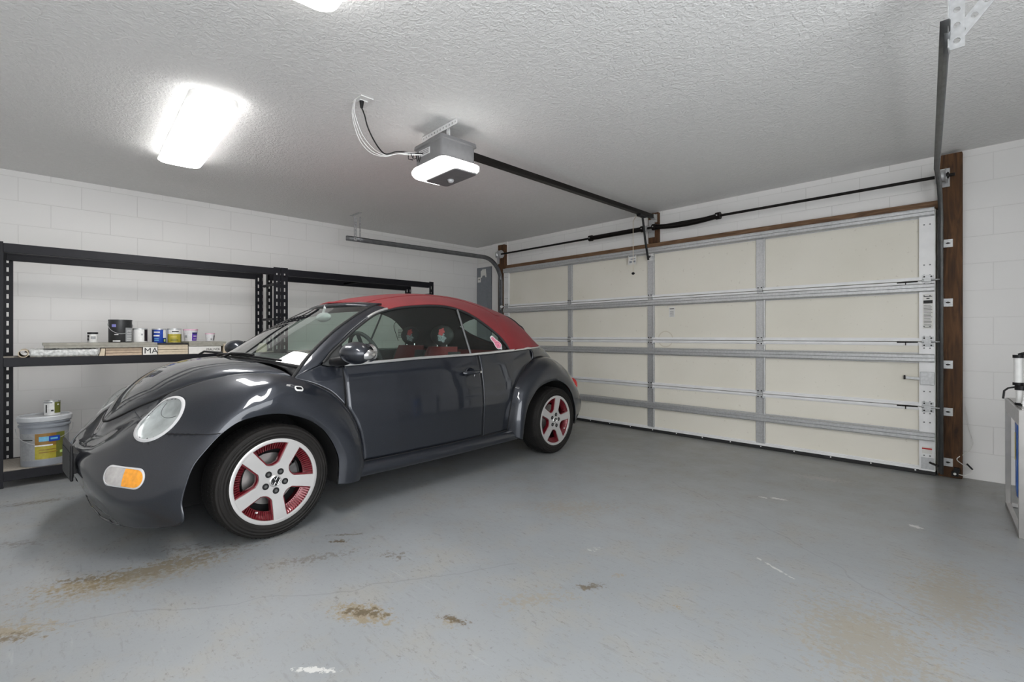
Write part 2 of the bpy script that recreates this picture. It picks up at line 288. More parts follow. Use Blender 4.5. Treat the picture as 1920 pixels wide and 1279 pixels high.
# ------------------------------------------------------------------ mesh helpers
class MB:
    def __init__(s): s.v = []; s.f = []; s.mi = []
    def add(s, vs, fs, mi=0):
        b = len(s.v); s.v += [tuple(map(float, p)) for p in vs]; s.f += [tuple(b+i for i in f) for f in fs]; s.mi += [mi]*len(fs); return s
    def box(s, x0, x1, y0, y1, z0, z1, mi=0):
        vs = [(x, y, z) for x in (x0, x1) for y in (y0, y1) for z in (z0, z1)]
        return s.add(vs, [(0, 1, 3, 2), (4, 6, 7, 5), (0, 4, 5, 1), (2, 3, 7, 6), (0, 2, 6, 4), (1, 5, 7, 3)], mi)
    def bar(s, p0, p1, w, h, up=(0, 0, 1), mi=0):     # rectangular bar between points
        p0 = Vector(p0); p1 = Vector(p1); d = (p1-p0).normalized(); u = Vector(up)
        a = d.cross(u).normalized(); b = a.cross(d).normalized()
        vs = [p + a*sx*w/2 + b*sz*h/2 for p in (p0, p1) for sx, sz in ((-1, -1), (1, -1), (1, 1), (-1, 1))]
        return s.add(vs, [(3, 2, 1, 0), (4, 5, 6, 7), (0, 1, 5, 4), (1, 2, 6, 5), (2, 3, 7, 6), (3, 0, 4, 7)], mi)
    def tube(s, pts, r, seg=10, mi=0, caps=True, rs=None):
        pts = [Vector(p) for p in pts]; n = len(pts); rings = []
        t0 = (pts[1]-pts[0]).normalized()
        a = t0.orthogonal().normalized()
        vs = []
        for i, p in enumerate(pts):
            t = (pts[min(i+1, n-1)]-pts[max(i-1, 0)]).normalized()
            a = (a - t*a.dot(t)).normalized(); b = t.cross(a)
            rr = rs[i] if rs else r
            vs += [p + (a*math.cos(k*2*PI/seg)+b*math.sin(k*2*PI/seg))*rr for k in range(seg)]
        fs = [(i*seg+k, i*seg+(k+1) % seg, (i+1)*seg+(k+1) % seg, (i+1)*seg+k) for i in range(n-1) for k in range(seg)]
        if caps: fs += [tuple(range(seg))[::-1], tuple((n-1)*seg+k for k in range(seg))]
        return s.add(vs, fs, mi)
    def cyl(s, p0, p1, r, seg=24, mi=0, r2=None): return s.tube([p0, p1], r, seg, mi, True, [r, r if r2 is None else r2])
    def lathe(s, prof, axis='Z', c=(0, 0, 0), seg=48, mi=0, a0=0, a1=2*PI, close=False):
        full = abs(a1-a0-2*PI) < 1e-6; m = seg if full else seg+1; vs = []
        for k in range(m):
            a = a0+(a1-a0)*k/seg; ca, sa = math.cos(a), math.sin(a)
            for r, h in prof:
                p = (r*ca, r*sa, h) if axis == 'Z' else ((r*ca, h, r*sa) if axis == 'Y' else (h, r*ca, r*sa))
                vs.append((p[0]+c[0], p[1]+c[1], p[2]+c[2]))
        L = len(prof); fs = []
        for k in range(seg):
            k2 = (k+1) % m
            for j in range(L if close else L-1):
                j2 = (j+1) % L; fs.append((k*L+j, k2*L+j, k2*L+j2, k*L+j2))
        return s.add(vs, fs, mi)
    def grid(s, P, mi=0, closed=False):
        P = np.asarray(P); n, m = P.shape[:2]; vs = P.reshape(-1, 3).tolist()
        fs = [(i*m+j, i*m+(j+1) % m, (i+1)*m+(j+1) % m, (i+1)*m+j) for i in range(n-1) for j in range(m if closed else m-1)]
        return s.add(vs, fs, mi)
    def prism(s, pts, d, mi=0):
        n = len(pts); d = Vector(d); a = [Vector(p) for p in pts]; vs = a+[p+d for p in a]
        return s.add(vs, [tuple(range(n))[::-1], tuple(range(n, 2*n))]+[(i, (i+1) % n, n+(i+1) % n, n+i) for i in range(n)], mi)
    def ellipsoid(s, c, r, nu=24, nv=14, mi=0, fn=None):
        vs = []
        for j in range(nv+1):
            th = PI*j/nv
            for i in range(nu):
                ph = 2*PI*i/nu; p = Vector((math.sin(th)*math.cos(ph)*r[0], math.sin(th)*math.sin(ph)*r[1], math.cos(th)*r[2]))
                if fn: p = fn(p)
                vs.append(p+Vector(c))
        fs = [(j*nu+i, (j+1)*nu+i, (j+1)*nu+(i+1) % nu, j*nu+(i+1) % nu) for j in range(nv) for i in range(nu)]
        return s.add(vs, fs, mi)
    def build(s, name, mat, parent=None, smooth=30, bevel=0, solid=0, recalc=True, outward=None, weld=True, subsurf=0, solid_off=-1):
        me = bpy.data.meshes.new(name); me.from_pydata(s.v, [], s.f)
        for m_ in (mat if isinstance(mat, (list, tuple)) else [mat]): me.materials.append(m_)
        me.polygons.foreach_set('material_index', s.mi)
        bm = bmesh.new(); bm.from_mesh(me)
        if weld: bmesh.ops.remove_doubles(bm, verts=bm.verts, dist=1e-5)
        if recalc: bmesh.ops.recalc_face_normals(bm, faces=bm.faces)
        if outward is not None:
            c = Vector(outward); bm.normal_update()
            if sum((f.calc_center_median()-c).normalized().dot(f.normal)*f.calc_area() for f in bm.faces) < 0:
                bmesh.ops.reverse_faces(bm, faces=bm.faces)
        bm.to_mesh(me); bm.free()
        return link(name, me, parent, smooth, bevel, solid, subsurf, solid_off)

def link(name, me, parent=None, smooth=30, bevel=0, solid=0, subsurf=0, solid_off=-1):
    o = bpy.data.objects.new(name, me); C.objects.link(o)
    if smooth:
        me.polygons.foreach_set('use_smooth', [True]*len(me.polygons)); me.set_sharp_from_angle(angle=math.radians(smooth))
    if parent: o.parent = parent
    if subsurf:
        md = o.modifiers.new('sub', 'SUBSURF'); md.levels = md.render_levels = subsurf
    if solid:
        md = o.modifiers.new('solid', 'SOLIDIFY'); md.thickness = solid; md.offset = solid_off
    if bevel:
        md = o.modifiers.new('bev', 'BEVEL'); md.width = bevel; md.segments = 2; md.limit_method = 'ANGLE'; md.angle_limit = math.radians(40)
    return o

def tag(o, label, cat, group=None):
    o['label'] = label; o['category'] = cat
    if group: o['group'] = group
    return o
def thing(name, label, cat, loc=(0, 0, 0), rz=0, group=None):
    o = bpy.data.objects.new(name, None); C.objects.link(o); o.location = loc; o.rotation_euler = (0, 0, rz)
    o.empty_display_size = 0.1
    return tag(o, label, cat, group)
def struct(o): o['kind'] = 'structure'; return o

def cr(P, m):
    """Catmull-Rom through rows of P (axis 0), m sub-steps per span"""
    P = np.asarray(P, float); n = len(P); out = []
    for i in range(n-1):
        p0 = P[max(i-1, 0)]; p1 = P[i]; p2 = P[i+1]; p3 = P[min(i+2, n-1)]
        for k in range(m):
            t = k/m
            out.append(0.5*((2*p1)+(-p0+p2)*t+(2*p0-5*p1+4*p2-p3)*t*t+(-p0+3*p1-3*p2+p3)*t**3))
    out.append(P[-1]); return np.array(out)
def lerp(a, b, t): return a+(b-a)*t

def text_mesh(body, size, name='text', extrude=0.0004, shear=0):
    cu = bpy.data.curves.new(name, 'FONT'); cu.body = body; cu.size = size; cu.extrude = extrude; cu.align_x = 'CENTER'; cu.align_y = 'CENTER'; cu.resolution_u = 3
    o = bpy.data.objects.new(name, cu); dg = bpy.context.evaluated_depsgraph_get()
    C.objects.link(o); dg.update(); me = bpy.data.meshes.new_from_object(o.evaluated_get(dg))
    bpy.data.objects.remove(o); return me
def text_obj(name, body, size, mat, loc, rot, parent=None, ext=0.0004):
    me = text_mesh(body, size, name, ext); me.materials.clear(); me.materials.append(mat)
    o = link(name, me, parent, 0); o.location = loc; o.rotation_euler = rot; return o

# ------------------------------------------------------------------ room shell
XL, XR, YD, YB, ZC = -5.91, 1.30, 5.03, -1.3, 2.49
# door opening in the front wall
OX0, OX1, OZ = -5.20, -0.36, 2.10
b = MB(); b.box(XL-0.2, XR+0.2, YB-0.2, YD+0.5, -0.15, 0); struct(b.build('floor', M['floor'], smooth=0))
b = MB(); b.box(XL-0.2, XR+0.2, YB-0.2, YD+0.25, ZC, ZC+0.15); struct(b.build('ceiling', M['ceiling'], smooth=0))
b = MB(); b.box(XL-0.2, XL, YB-0.2, YD+0.25, 0, ZC); struct(b.build('wall_left', M['wall_l'], smooth=0))
b = MB(); b.box(XR, XR+0.2, 2.2, YD+0.25, 0, ZC); b.box(XR, XR+0.2, YB-0.2, 2.2, 2.3, ZC)   # unseen wide side opening, added to let daylight into the room
struct(b.build('wall_right', M['wall_l'], smooth=0))
b = MB(); b.box(XL, XR, YB-0.2, YB, 0, ZC)
struct(b.build('wall_back', M['plaster'], smooth=0))
b = MB(); b.box(XL, OX0, YD, YD+0.2, 0, ZC); b.box(OX1, XR, YD, YD+0.2, 0, ZC); b.box(OX0, OX1, YD, YD+0.2, OZ, ZC)
struct(b.build('wall_front', M['wall_d'], smooth=0))
b = MB(); b.box(-5.53, OX0, YD-0.022, YD, 0, ZC); struct(b.build('trim_1', M['plaster'], smooth=0))

# ------------------------------------------------------------------ sectional garage door
gd = thing('garage_door', 'cream sectional garage door with galvanised struts, closed, behind the car', 'garage door', (-2.78, 4.95, 0))
def on(parent, o):   # parent while keeping world coordinates (parent is unrotated)
    o.parent = parent; o.location = o.location - parent.location; return o
DX0, DX1 = -5.195, -0.365
cuts = [0.03, 0.528, 1.035, 1.512, 2.066]
for a, c in zip(cuts[:-1], cuts[1:]):
    b = MB(); b.box(DX0, DX1, 4.957, 5.05, a+0.002, c-0.002)
    # folded rails along the section's edges
    for z0, z1, y0 in ((a+0.003, a+0.022, 4.932), (a+0.022, a+0.030, 4.950), (c-0.022, c-0.003, 4.936), (c-0.032, c-0.022, 4.951)):
        b.box(DX0+0.1, DX1-0.09, y0, 4.957, z0, z1, 1)
    on(gd, b.build('door_section', [M['doorskin'], M['galvlight']], smooth=0, weld=False))
b = MB(); b.box(OX0-0.0, OX1+0.0, 5.052, 5.070, 0.0, OZ); on(gd, b.build('light_block_sheet', M['doorskin'], smooth=0))  # unseen sheet added behind the sections to block light leaking through their gaps
def strut(z, s=1.0, h=0.040):
    pr = [(0, h), (0, h*0.86), (-.040*s, h*0.74), (-.046*s, h*0.60), (-.046*s, h*0.06), (-.040*s, 0), (-.046*s, -h*0.06), (-.046*s, -h*0.60), (-.040*s, -h*0.74), (0, -h*0.86), (0, -h)]
    b = MB(); P = [[(x, 4.944+y, z+zz) for y, zz in pr] for x in (DX0+0.02, DX1-0.005)]
    b.grid(P)
    P2 = [[(x, 4.947+y*0.9, z+zz*0.98) for y, zz in pr][::-1] for x in (DX0+0.02, DX1-0.005)]
    b.grid(P2)
    # screws on the flanges
    for x in (-5.14, -3.95, -2.79, -1.63, -0.40):
        for dx in (-0.018, 0.018): b.cyl((x+dx, 4.944-.042*s, z+h*0.4), (x+dx, 4.940-.042*s-0.003, z+h*0.4), 0.005, 8)
    return on(gd, b.build('strut', M['galv'], smooth=20, weld=False, recalc=False))
for z in (2.040, 1.455, 0.908, 0.300): strut(z)
for x, wd in ((-3.95, 0.075), (-2.79, 0.085), (-1.63, 0.082)):
    for a, c in zip(cuts[:-1], cuts[1:]):
        b = MB(); b.box(x-wd/2, x+wd/2, 4.943, 4.957, a+0.004, c-0.012)
        b.box(x+wd/2-0.010, x+wd/2, 4.925, 4.943, a+0.035, c-0.045)
        on(gd, b.build('stile', M['galv'], smooth=0, bevel=0.002))
for x0, x1 in ((-5.19, -5.09), (-0.462, -0.367)):
    for a, c in zip(cuts[:-1], cuts[1:]):
        b = MB(); b.box(x0, x1, 4.929, 4.957, a+0.002, c-0.004)
        for zz in (a+0.04, a+0.12, c-0.12, c-0.05):
            for xx in (x0+0.03, x1-0.03): b.cyl((xx, 4.929, zz), (xx, 4.9255, zz), 0.0055, 8, 1)
        on(gd, b.build('end_stile', [M['galvlight'], M['dtrack']], smooth=0, weld=False))
def hinge(x, z, wide=0.05):
    b = MB(); b.box(x-wide/2, x+wide/2, 4.922, 4.943, z-0.040, z+0.040)
    b.cyl((x-wide/2, 4.921, z), (x+wide/2, 4.921, z), 0.009, 10)
    for sx in (-1, 1):
        for sz in (-1, 1): b.cyl((x+sx*wide*0.3, 4.922, z+sz*0.028), (x+sx*wide*0.3, 4.918, z+sz*0.028), 0.006, 8, 1)
    on(gd, b.build('hinge', [M['galv'], M['dark']], smooth=30, weld=False))
for z in cuts[1:4]:
    for x in (-3.95, -2.79, -1.63): hinge(x, z)
    for x, s_ in ((-5.13, -1), (-0.41, 1)):
        hinge(x, z, 0.07)
        b = MB(); b.cyl((x, 4.905, z), (x+s_*0.085, 4.905, z), 0.0055, 8); b.box(x-0.02, x+0.02, 4.898, 4.940, z-0.012, z+0.012)
        b.cyl((x+s_*0.075, 4.905, z), (x+s_*0.092, 4.905, z), 0.021, 16, 1)
        on(gd, b.build('roller', [M['galv'], M['white']], smooth=30, weld=False))
# lift-cable tension rods beside the end hinges
for z in cuts[1:4]:
    b = MB(); b.bar((-0.60, 4.935, z-0.006), (-0.47, 4.935, z-0.004), 0.006, 0.010); b.bar((-0.545, 4.935, z-0.004), (-0.545, 4.935, z-0.03), 0.006, 0.006, up=(0, 1, 0))
    on(gd, b.build('rail_clip', M['dark'], smooth=0))
b = MB(); b.box(DX0, DX1, 4.935, 5.04, 0.0, 0.034)
on(gd, b.build('bottom_seal', M['rubber'], smooth=0, bevel=0.004))
b = MB()
for i in range(17): b.cyl((DX0+0.15+i*0.285, 4.9355, 0.024), (DX0+0.15+i*0.285, 4.932, 0.024), 0.006, 8)
on(gd, b.build('seal_screw', M['white'], smooth=0, weld=False))['label'] = 'row of small pale screw heads along the bottom seal'
b = MB(); b.box(-0.455, -0.372, 4.915, 4.941, 0.700, 0.800); b.bar((-0.455, 4.925, 0.745), (-0.545, 4.925, 0.750), 0.008, 0.020); b.box(-0.556, -0.545, 4.915, 4.935, 0.735, 0.768, 1)
on(gd, b.build('slide_lock', [M['galv'], M['dark']], smooth=0, bevel=0.002))
b = MB(); b.box(-0.450, -0.372, 4.925, 4.941, 0.045, 0.135); b.cyl((-0.40, 4.925, 0.10), (-0.345, 4.905, 0.085), 0.008, 8, 1)
on(gd, b.build('bottom_bracket', [M['galv'], M['dark']], smooth=0))
def decal(name, x0, x1, z0, z1, y, parent, lines, col='paper', ink='ink', head=None):
    b = MB(); b.box(x0, x1, y-0.0008, y, z0, z1)
    H = z1-z0; W_ = x1-x0
    if head: b.box(x0+W_*0.06, x1-W_*0.06, y-0.0014, y-0.0008, z1-H*head[1], z1-H*head[0], 1)
    for (f0, f1, zf, th) in lines:
        b.box(x0+W_*f0, x0+W_*f1, y-0.0014, y-0.0008, z0+H*zf, z0+H*(zf+th), 1)
    o = b.build(name, [M[col], M[ink]], smooth=0, weld=False); return on(parent, o)
rr = random.Random(3)
decal('warning_label', -0.440, -0.378, 1.135, 1.405, 4.928, gd, [(0.1, rr.uniform(0.75, 0.92), 0.04+i*0.042, 0.012) for i in range(16)]+[(0.35, 0.65, 0.86, 0.03), (0.1, 0.9, 0.92, 0.02)], head=(0.18, 0.27))
decal('small_label', -2.580, -2.508, 1.285, 1.395, 4.956, gd, [(0.15, 0.85, 0.80, 0.08)]+[(0.2, 0.8, 0.12+i*0.11, 0.03) for i in range(5)])
decal('red_line_label', -0.445, -0.385, 0.165, 0.22, 4.928, gd, [(0.0, 1.0, 0.6, 0.2)], ink='redlens')
decal('opener_label', -3.060, -2.955, 1.905, 2.035, 4.905, gd, [(0.08, 0.9, 0.70, 0.10), (0.3, 0.9, 0.45, 0.08), (0.15, 0.45, 0.15, 0.18), (0.6, 0.9, 0.18, 0.16)], ink='pail')

# wooden posts and header boards round the door
def wood(name, x0, x1, y0, y1, z0, z1, label, mat='lumber', group=None):
    b = MB(); b.box(x0, x1, y0, y1, z0, z1); o = b.build(name, M[mat], smooth=0, bevel=0.006); return tag(o, label, 'post' if 'post' in name else 'board', group)
wood('wooden_post', -0.352, -0.215, 4.965, 5.029, 0.0, 2.472, 'tall dark brown wooden post beside the right edge of the garage door')
wood('wooden_post', -5.335, -5.20, 4.944, 5.007, 0.0, 2.445, 'brown wooden post beside the left edge of the garage door, behind the grey panel', )
wood('header_pad', -2.850, -2.722, 4.985, 5.029, 2.135, 2.478, 'short brown wooden block on the wall above the middle of the garage door', 'lumber')
wood('header_board', DX0-0.01, DX1+0.012, 4.972, 5.029, 2.068, 2.132, 'long brown wooden board running along the top of the garage door', 'beam')

# vertical + curved + horizontal door tracks
def track(x, zt, xe, ye, label):
    t = thing('door_track', label, 'track', (x, 4.905, 0))
    pts = [(x, 4.905, 0.03), (x, 4.905, zt-0.33)]
    for k in range(1, 11):
        a = k/10*PI/2; pts.append((x, 4.905-0.33*(1-math.cos(a)), zt-0.33+0.33*math.sin(a)))
    n = 8
    for k in range(1, n+1): pts.append((lerp(x, xe, k/n), lerp(4.575, ye, k/n), zt))
    sgn = 1 if x < -2 else -1        # open side faces the door middle
    prof = [(-0.002, 0.026), (0.012, 0.026), (0.016, 0.020), (0.016, -0.020), (0.012, -0.026), (-0.014, -0.026)]
    P = []
    for i, p in enumerate(pts):
        p = Vector(p); tt = (Vector(pts[min(i+1, len(pts)-1)])-Vector(pts[max(i-1, 0)])).normalized()
        sx = Vector((1, 0, 0)); nn = sx.cross(tt).normalized()
        P.append([tuple(p - sx*sgn*a + nn*bq) for a, bq in prof])
    b = MB(); b.grid(P); o = b.build('rail', M['dtrack'], smooth=40, solid=0.0022, solid_off=0); on(t, o)
    return t
tl = track(-5.235, 2.215, -5.33, 2.55, 'grey steel door track curving up over the car on the left side')
tr = track(-0.335, 2.25, -0.155, 2.45, 'grey steel door track running overhead from the right side of the door')
for z in (1.788, 1.335, 0.861, 0.500, 0.115):
    b = MB(); b.box(-0.325, -0.268, 4.958, 4.9645, z-0.03, z+0.03); b.box(-0.327, -0.322, 4.915, 4.9645, z-0.03, z+0.03)
    b.box(-0.308, -0.282, 4.9555, 4.958, z-0.004, z+0.004, 1); b.cyl((-0.295, 4.958, z), (-0.295, 4.950, z), 0.007, 8, 1)
    on(tr, b.build('jamb_bracket', [M['galv'], M['dark']], smooth=0, weld=False))
for z in (1.95, 1.5, 1.0, 0.5):
    b = MB(); b.box(-5.30, -5.245, 4.935, 4.943, z-0.03, z+0.03); b.box(-5.250, -5.245, 4.915, 4.941, z-0.03, z+0.03)
    on(tl, b.build('jamb_bracket', M['galv'], smooth=0))
def perf_strip(b, p0, p1, wdt, nrm, pitch=0.038, hole=0.0075, mi=0, th=0.003):
    """perforated steel strip: rows of round-ish (octagonal) holes"""
    p0 = Vector(p0); p1 = Vector(p1); d = (p1-p0); L = d.length; d.normalize(); nrm = Vector(nrm).normalized(); s = d.cross(nrm).normalized()
    n = max(1, int(L/pitch)); st = L/n
    for k in range(n):
        c = p0+d*(k+0.5)*st
        out = [c+d*sx*st/2+s*sy*wdt/2 for sx, sy in ((-1, -1), (0, -1), (1, -1), (1, 0), (1, 1), (0, 1), (-1, 1), (-1, 0))]
        inn = [c+(d*math.cos(a)+s*math.sin(a))*hole for a in [PI*1.25+i*PI/4 for i in range(8)]]
        vs = [p+nrm*th/2 for p in out+inn]+[p-nrm*th/2 for p in out+inn]
        fs = []
        for i in range(8):
            j = (i+1) % 8
            fs += [(i, j, 8+j, 8+i), (16+j, 16+i, 24+i, 24+j), (8+i, 8+j, 24+j, 24+i), (j, i, 16+i, 16+j)]
        b.add(vs, fs, mi)
# hangers of the overhead tracks
b = MB(); perf_strip(b, (-5.33, 2.66, 2.20), (-5.33, 2.66, 2.485), 0.034, (1, 0, 0)); on(tl, b.build('hanger', M['galv'], smooth=0, weld=False, recalc=False)); b = MB(); perf_strip(b, (-5.33, 2.72, 2.20), (-5.33, 2.72, 2.485), 0.034, (0, 1, 0)); on(tl, b.build('hanger', M['galv'], smooth=0, weld=False, recalc=False)); b = MB()
perf_strip(b, (-5.36, 2.62, 2.486), (-5.12, 2.62, 2.486), 0.034, (0, 0, 1))
on(tl, b.build('ceiling_strip', M['galv'], smooth=0, weld=False, recalc=False))
b = MB(); perf_strip(b, (-0.125, 2.53, 2.19), (-0.125, 2.53, 2.487), 0.045, (0, 1, 0), 0.05, 0.011); on(tr, b.build('hanger', M['galv'], smooth=0, weld=False, recalc=False)); b = MB(); perf_strip(b, (-0.128, 2.535, 2.235), (0.08, 2.535, 2.487), 0.045, (0, 1, 0), 0.05, 0.011)
b.box(-0.15, -0.146, 2.50, 2.56, 2.19, 2.49)
on(tr, b.build('diagonal_brace', M['galv'], smooth=0, weld=False, recalc=False))

# torsion shaft, two springs, drums, centre plate
ts = thing('torsion_spring_assembly', 'black torsion shaft with two long springs above the garage door', 'torsion spring', (-2.76, 4.86, 2.28))
b = MB(); b.cyl((-5.21, 4.86, 2.283), (-0.25, 4.86, 2.283), 0.0125, 14); on(ts, b.build('shaft', M['dark'], smooth=40))
def spring(x0, x1, sag):
    b = MB(); n = 26; turns = int(abs(x1-x0)/0.0085); pts = []
    core = [(lerp(x0, x1, k/n), 4.86, 2.283-sag*math.sin(PI*k/n)) for k in range(n+1)]
    # closely wound coils: a ribbed sleeve
    m = turns*2; prof = []
    P = []
    for k in range(m+1):
        f = k/m; c = (lerp(x0, x1, f), 4.86, 2.283-sag*math.sin(PI*f)); r = 0.0275 if k % 2 else 0.0245
        P.append([(c[0], c[1]+r*math.cos(a), c[2]+r*math.sin(a)) for a in [i*2*PI/14 for i in range(14)]])
    b.grid(P, closed=True); o = b.build('spring', M['dark'], smooth=70); on(ts, o)
    for x in (x0, x1):
        c = MB(); c.cyl((x-0.022, 4.86, 2.283), (x+0.022, 4.86, 2.283), 0.036, 18); c.cyl((x, 4.86, 2.283), (x, 4.815, 2.283), 0.007, 8, 1)
        on(ts, c.build('cone', [M['dark'], M['galv']], smooth=35, weld=False))
spring(-3.56, -2.84, 0.0); spring(-2.70, -2.00, 0.024)
b = MB(); b.box(-2.835, -2.765, 4.972, 4.984, 2.20, 2.40); b.box(-2.80, -2.795, 4.86, 4.975, 2.255, 2.315); b.cyl((-2.785, 4.970, 2.225), (-2.785, 4.955, 2.225), 0.012, 10)
b.cyl((-2.815, 4.86, 2.283), (-2.785, 4.86, 2.283), 0.03, 14)
on(ts, b.build('centre_bracket', M['galv'], smooth=30, weld=False))
for x, s_ in ((-5.10, 1), (-0.43, -1)):
    b = MB(); b.lathe([(0.0, -0.03), (0.05, -0.03), (0.055, -0.02), (0.043, -0.01), (0.043, 0.02), (0.058, 0.03), (0.0, 0.03)], 'X', (x-0.10*s_, 4.86, 2.283), 28)
    on(ts, b.build('cable_drum', M['galv'], smooth=30))
b = MB(); b.box(-0.340, -0.285, 4.952, 4.9645, 2.22, 2.36); b.box(-0.300, -0.294, 4.84, 4.9645, 2.25, 2.32); b.cyl((-0.33, 4.86, 2.283), (-0.285, 4.86, 2.283), 0.024, 14, 1)
on(ts, b.build('end_bracket', [M['galv'], M['dark']], smooth=30, weld=False))
b = MB(); b.box(-5.335, -5.29, 4.925, 4.943, 2.16, 2.36); b.box(-5.275, -5.27, 4.84, 4.943, 2.24, 2.32)
on(ts, b.build('end_bracket', M['galv'], smooth=30, weld=False))

# ------------------------------------------------------------------ door opener with its rail
op = thing('garage_door_opener', 'grey ceiling-hung garage door opener with lit lamp rim and long black rail', 'door opener', (-2.665, 1.99, 2.2))
def rrect(cx, cy, w_, h_, r, n=6, rot=0.0):
    pts = []
    for sx, sy, a0 in ((1, 1, 0), (-1, 1, PI/2), (-1, -1, PI), (1, -1, 1.5*PI)):
        for k in range(n+1):
            a = a0+PI/2*k/n; pts.append((sx*(w_/2-r)+r*math.cos(a), sy*(h_/2-r)+r*math.sin(a)))
    c, s_ = math.cos(rot), math.sin(rot)
    return [(cx+x*c-y*s_, cy+x*s_+y*c) for x, y in pts]
RO = math.radians(-2)
OCX, OCY = -2.672, 1.985
def ring_stack(levels, name, mat, cap=True, parent=op, smooth=35):
    b = MB(); P = []
    for z, w_, h_, r in levels: P.append([(x, y, z) for x, y in rrect(OCX, OCY, w_, h_, r, rot=RO)])
    b.grid(P, closed=True); n = len(P[0])
    if cap: b.add(P[0], [tuple(range(n))]); b.add(P[-1], [tuple(range(n))])
    return on(parent, b.build(name, mat, smooth=smooth))
ring_stack([(2.378, 0.32, 0.27, 0.03), (2.375, 0.345, 0.295, 0.03), (2.355, 0.35, 0.30, 0.03), (2.350, 0.325, 0.275, 0.03), (2.245, 0.325, 0.275, 0.03), (2.230, 0.37, 0.295, 0.04)], 'housing', M['opener'])
M['lamp_o'] = emit('opener_lamp_diffuser', (1, 0.98, 0.95, 1), OPENER_EMIT)
ring_stack([(2.230, 0.38, 0.30, 0.05), (2.213, 0.445, 0.315, 0.07), (2.195, 0.45, 0.32, 0.08), (2.178, 0.43, 0.30, 0.08), (2.173, 0.34, 0.22, 0.03)], 'lamp_diffuser', M['lamp_o'], True)
_cy = OCY; OCY = _cy+0.048
ring_stack([(2.1765, 0.37, 0.195, 0.03), (2.168, 0.36, 0.185, 0.03)], 'underside_cover', M['opener'])
OCY = _cy
b = MB(); b.ellipsoid((OCX-0.03, OCY+0.07, 2.166), (0.024, 0.024, 0.020), 14, 8)
on(op, b.build('sensor_dome', M['openerl'], weld=False))
b = MB(); b.box(OCX-0.10, OCX+0.02, OCY-0.142, OCY-0.136, 2.29, 2.33); 
for k in range(3): b.box(OCX-0.09, OCX+0.01, OCY-0.1435, OCY-0.142, 2.297+k*0.011, 2.301+k*0.011, 1)
on(op, b.build('rating_label', [M['openerl'], M['opener']], smooth=0, weld=False))
RZ0, RZ1 = 2.375, 2.425; RX0, RX1 = -2.675, -2.765
b = MB(); b.bar((RX0, 2.06, RZ0), (RX1, 4.93, RZ1), 0.030, 0.045); b.bar((RX0-0.0, 2.06, RZ0-0.019), (RX1, 4.93, RZ1-0.019), 0.052, 0.007)
on(op, b.build('rail', M['dark'], smooth=0, bevel=0.002, weld=False))
b = MB(); b.bar((RX1, 4.93, RZ1), (RX1+0.005, 4.984, RZ1-0.01), 0.045, 0.05); b.box(RX1-0.03, RX1+0.03, 4.975, 4.985, RZ1-0.06, RZ1+0.03)
on(op, b.build('rail_end_bracket', M['galv'], smooth=0, weld=False))
b = MB(); b.bar((-2.758, 4.62, RZ1-0.035), (-2.760, 4.76, RZ1-0.035), 0.05, 0.03); on(op, b.build('trolley', M['black'], smooth=0, bevel=0.004))
b = MB(); b.tube([(-2.76, 4.71, RZ1-0.04), (-2.762, 4.775, 2.12), (-2.765, 4.83, 1.965), (-2.766, 4.845, 1.925)], 0.012, 8)
b.tube([(-2.765, 4.82, 1.99), (-2.770, 4.85, 1.965), (-2.775, 4.88, 1.962), (-2.782, 4.915, 1.985)], 0.010, 8)
on(op, b.build('door_arm', M['black'], smooth=50, weld=False))
b = MB(); b.box(-2.83, -2.745, 4.895, 4.941, 1.975, 1.985); b.box(-2.83, -2.745, 4.930, 4.938, 1.93, 2.04)
on(op, b.build('door_arm_bracket', M['white'], smooth=0))
b = MB(); b.tube([(-2.76, 4.59, 2.375), (-2.76, 4.545, 2.33), (-2.76, 4.52, 2.30), (-2.76, 4.520, 1.76)], 0.0028, 6)
on(op, b.build('release_cord', M['cardlight'], smooth=50))['label'] = 'thin pale release cord'
b = MB(); b.ellipsoid((-2.76, 4.52, 1.745), (0.018, 0.018, 0.014), 12, 8); on(op, b.build('release_knob', M['black']))
# perforated hanging frame on the ceiling
b = MB(); perf_strip(b, (-2.885, 1.945, 2.470), (-2.470, 1.930, 2.470), 0.034, (0, 1, 0.05), 0.034, 0.007); perf_strip(b, (-2.885, 1.962, 2.4865), (-2.470, 1.948, 2.4865), 0.034, (0, 0, 1), 0.034, 0.007)
for x in (-2.80, -2.60):
    perf_strip(b, (x, 1.955, 2.38), (x, 1.955, 2.475), 0.03, (0, 1, 0), 0.03, 0.006); perf_strip(b, (x-0.016, 1.97, 2.38), (x-0.016, 1.97, 2.475), 0.03, (1, 0, 0), 0.03, 0.006)
on(op, b.build('hanger_frame', M['galvlight'], smooth=0, weld=False, recalc=False))
# power outlet on the ceiling + wires
ot = thing('ceiling_outlet', 'white outlet plate on the ceiling with a black plug in it', 'outlet', (-2.69, 1.385, 2.49))
b = MB(); b.box(-2.755, -2.625, 1.345, 1.425, 2.483, 2.49); b.box(-2.715, -2.665, 1.360, 1.410, 2.478, 2.484); on(ot, b.build('cover_plate', M['white'], smooth=0, bevel=0.002))
cordp = [(-2.678, 1.376, 2.44), (-2.682, 1.398, 2.40), (-2.687, 1.422, 2.336), (-2.701, 1.483, 2.26), (-2.717, 1.554, 2.222), (-2.735, 1.64, 2.262), (-2.75, 1.70, 2.282), (-2.745, 1.78, 2.292), (-2.73, 1.846, 2.305)]
b = MB(); b.tube(cr(cordp, 6), 0.0042, 8); b.cyl((-2.678, 1.376, 2.478), (-2.678, 1.376, 2.438), 0.014, 12, 0, 0.008)
tag(b.build('power_cord', M['black'], smooth=50, weld=False), 'black power cord hanging from the ceiling outlet to the opener', 'cord')
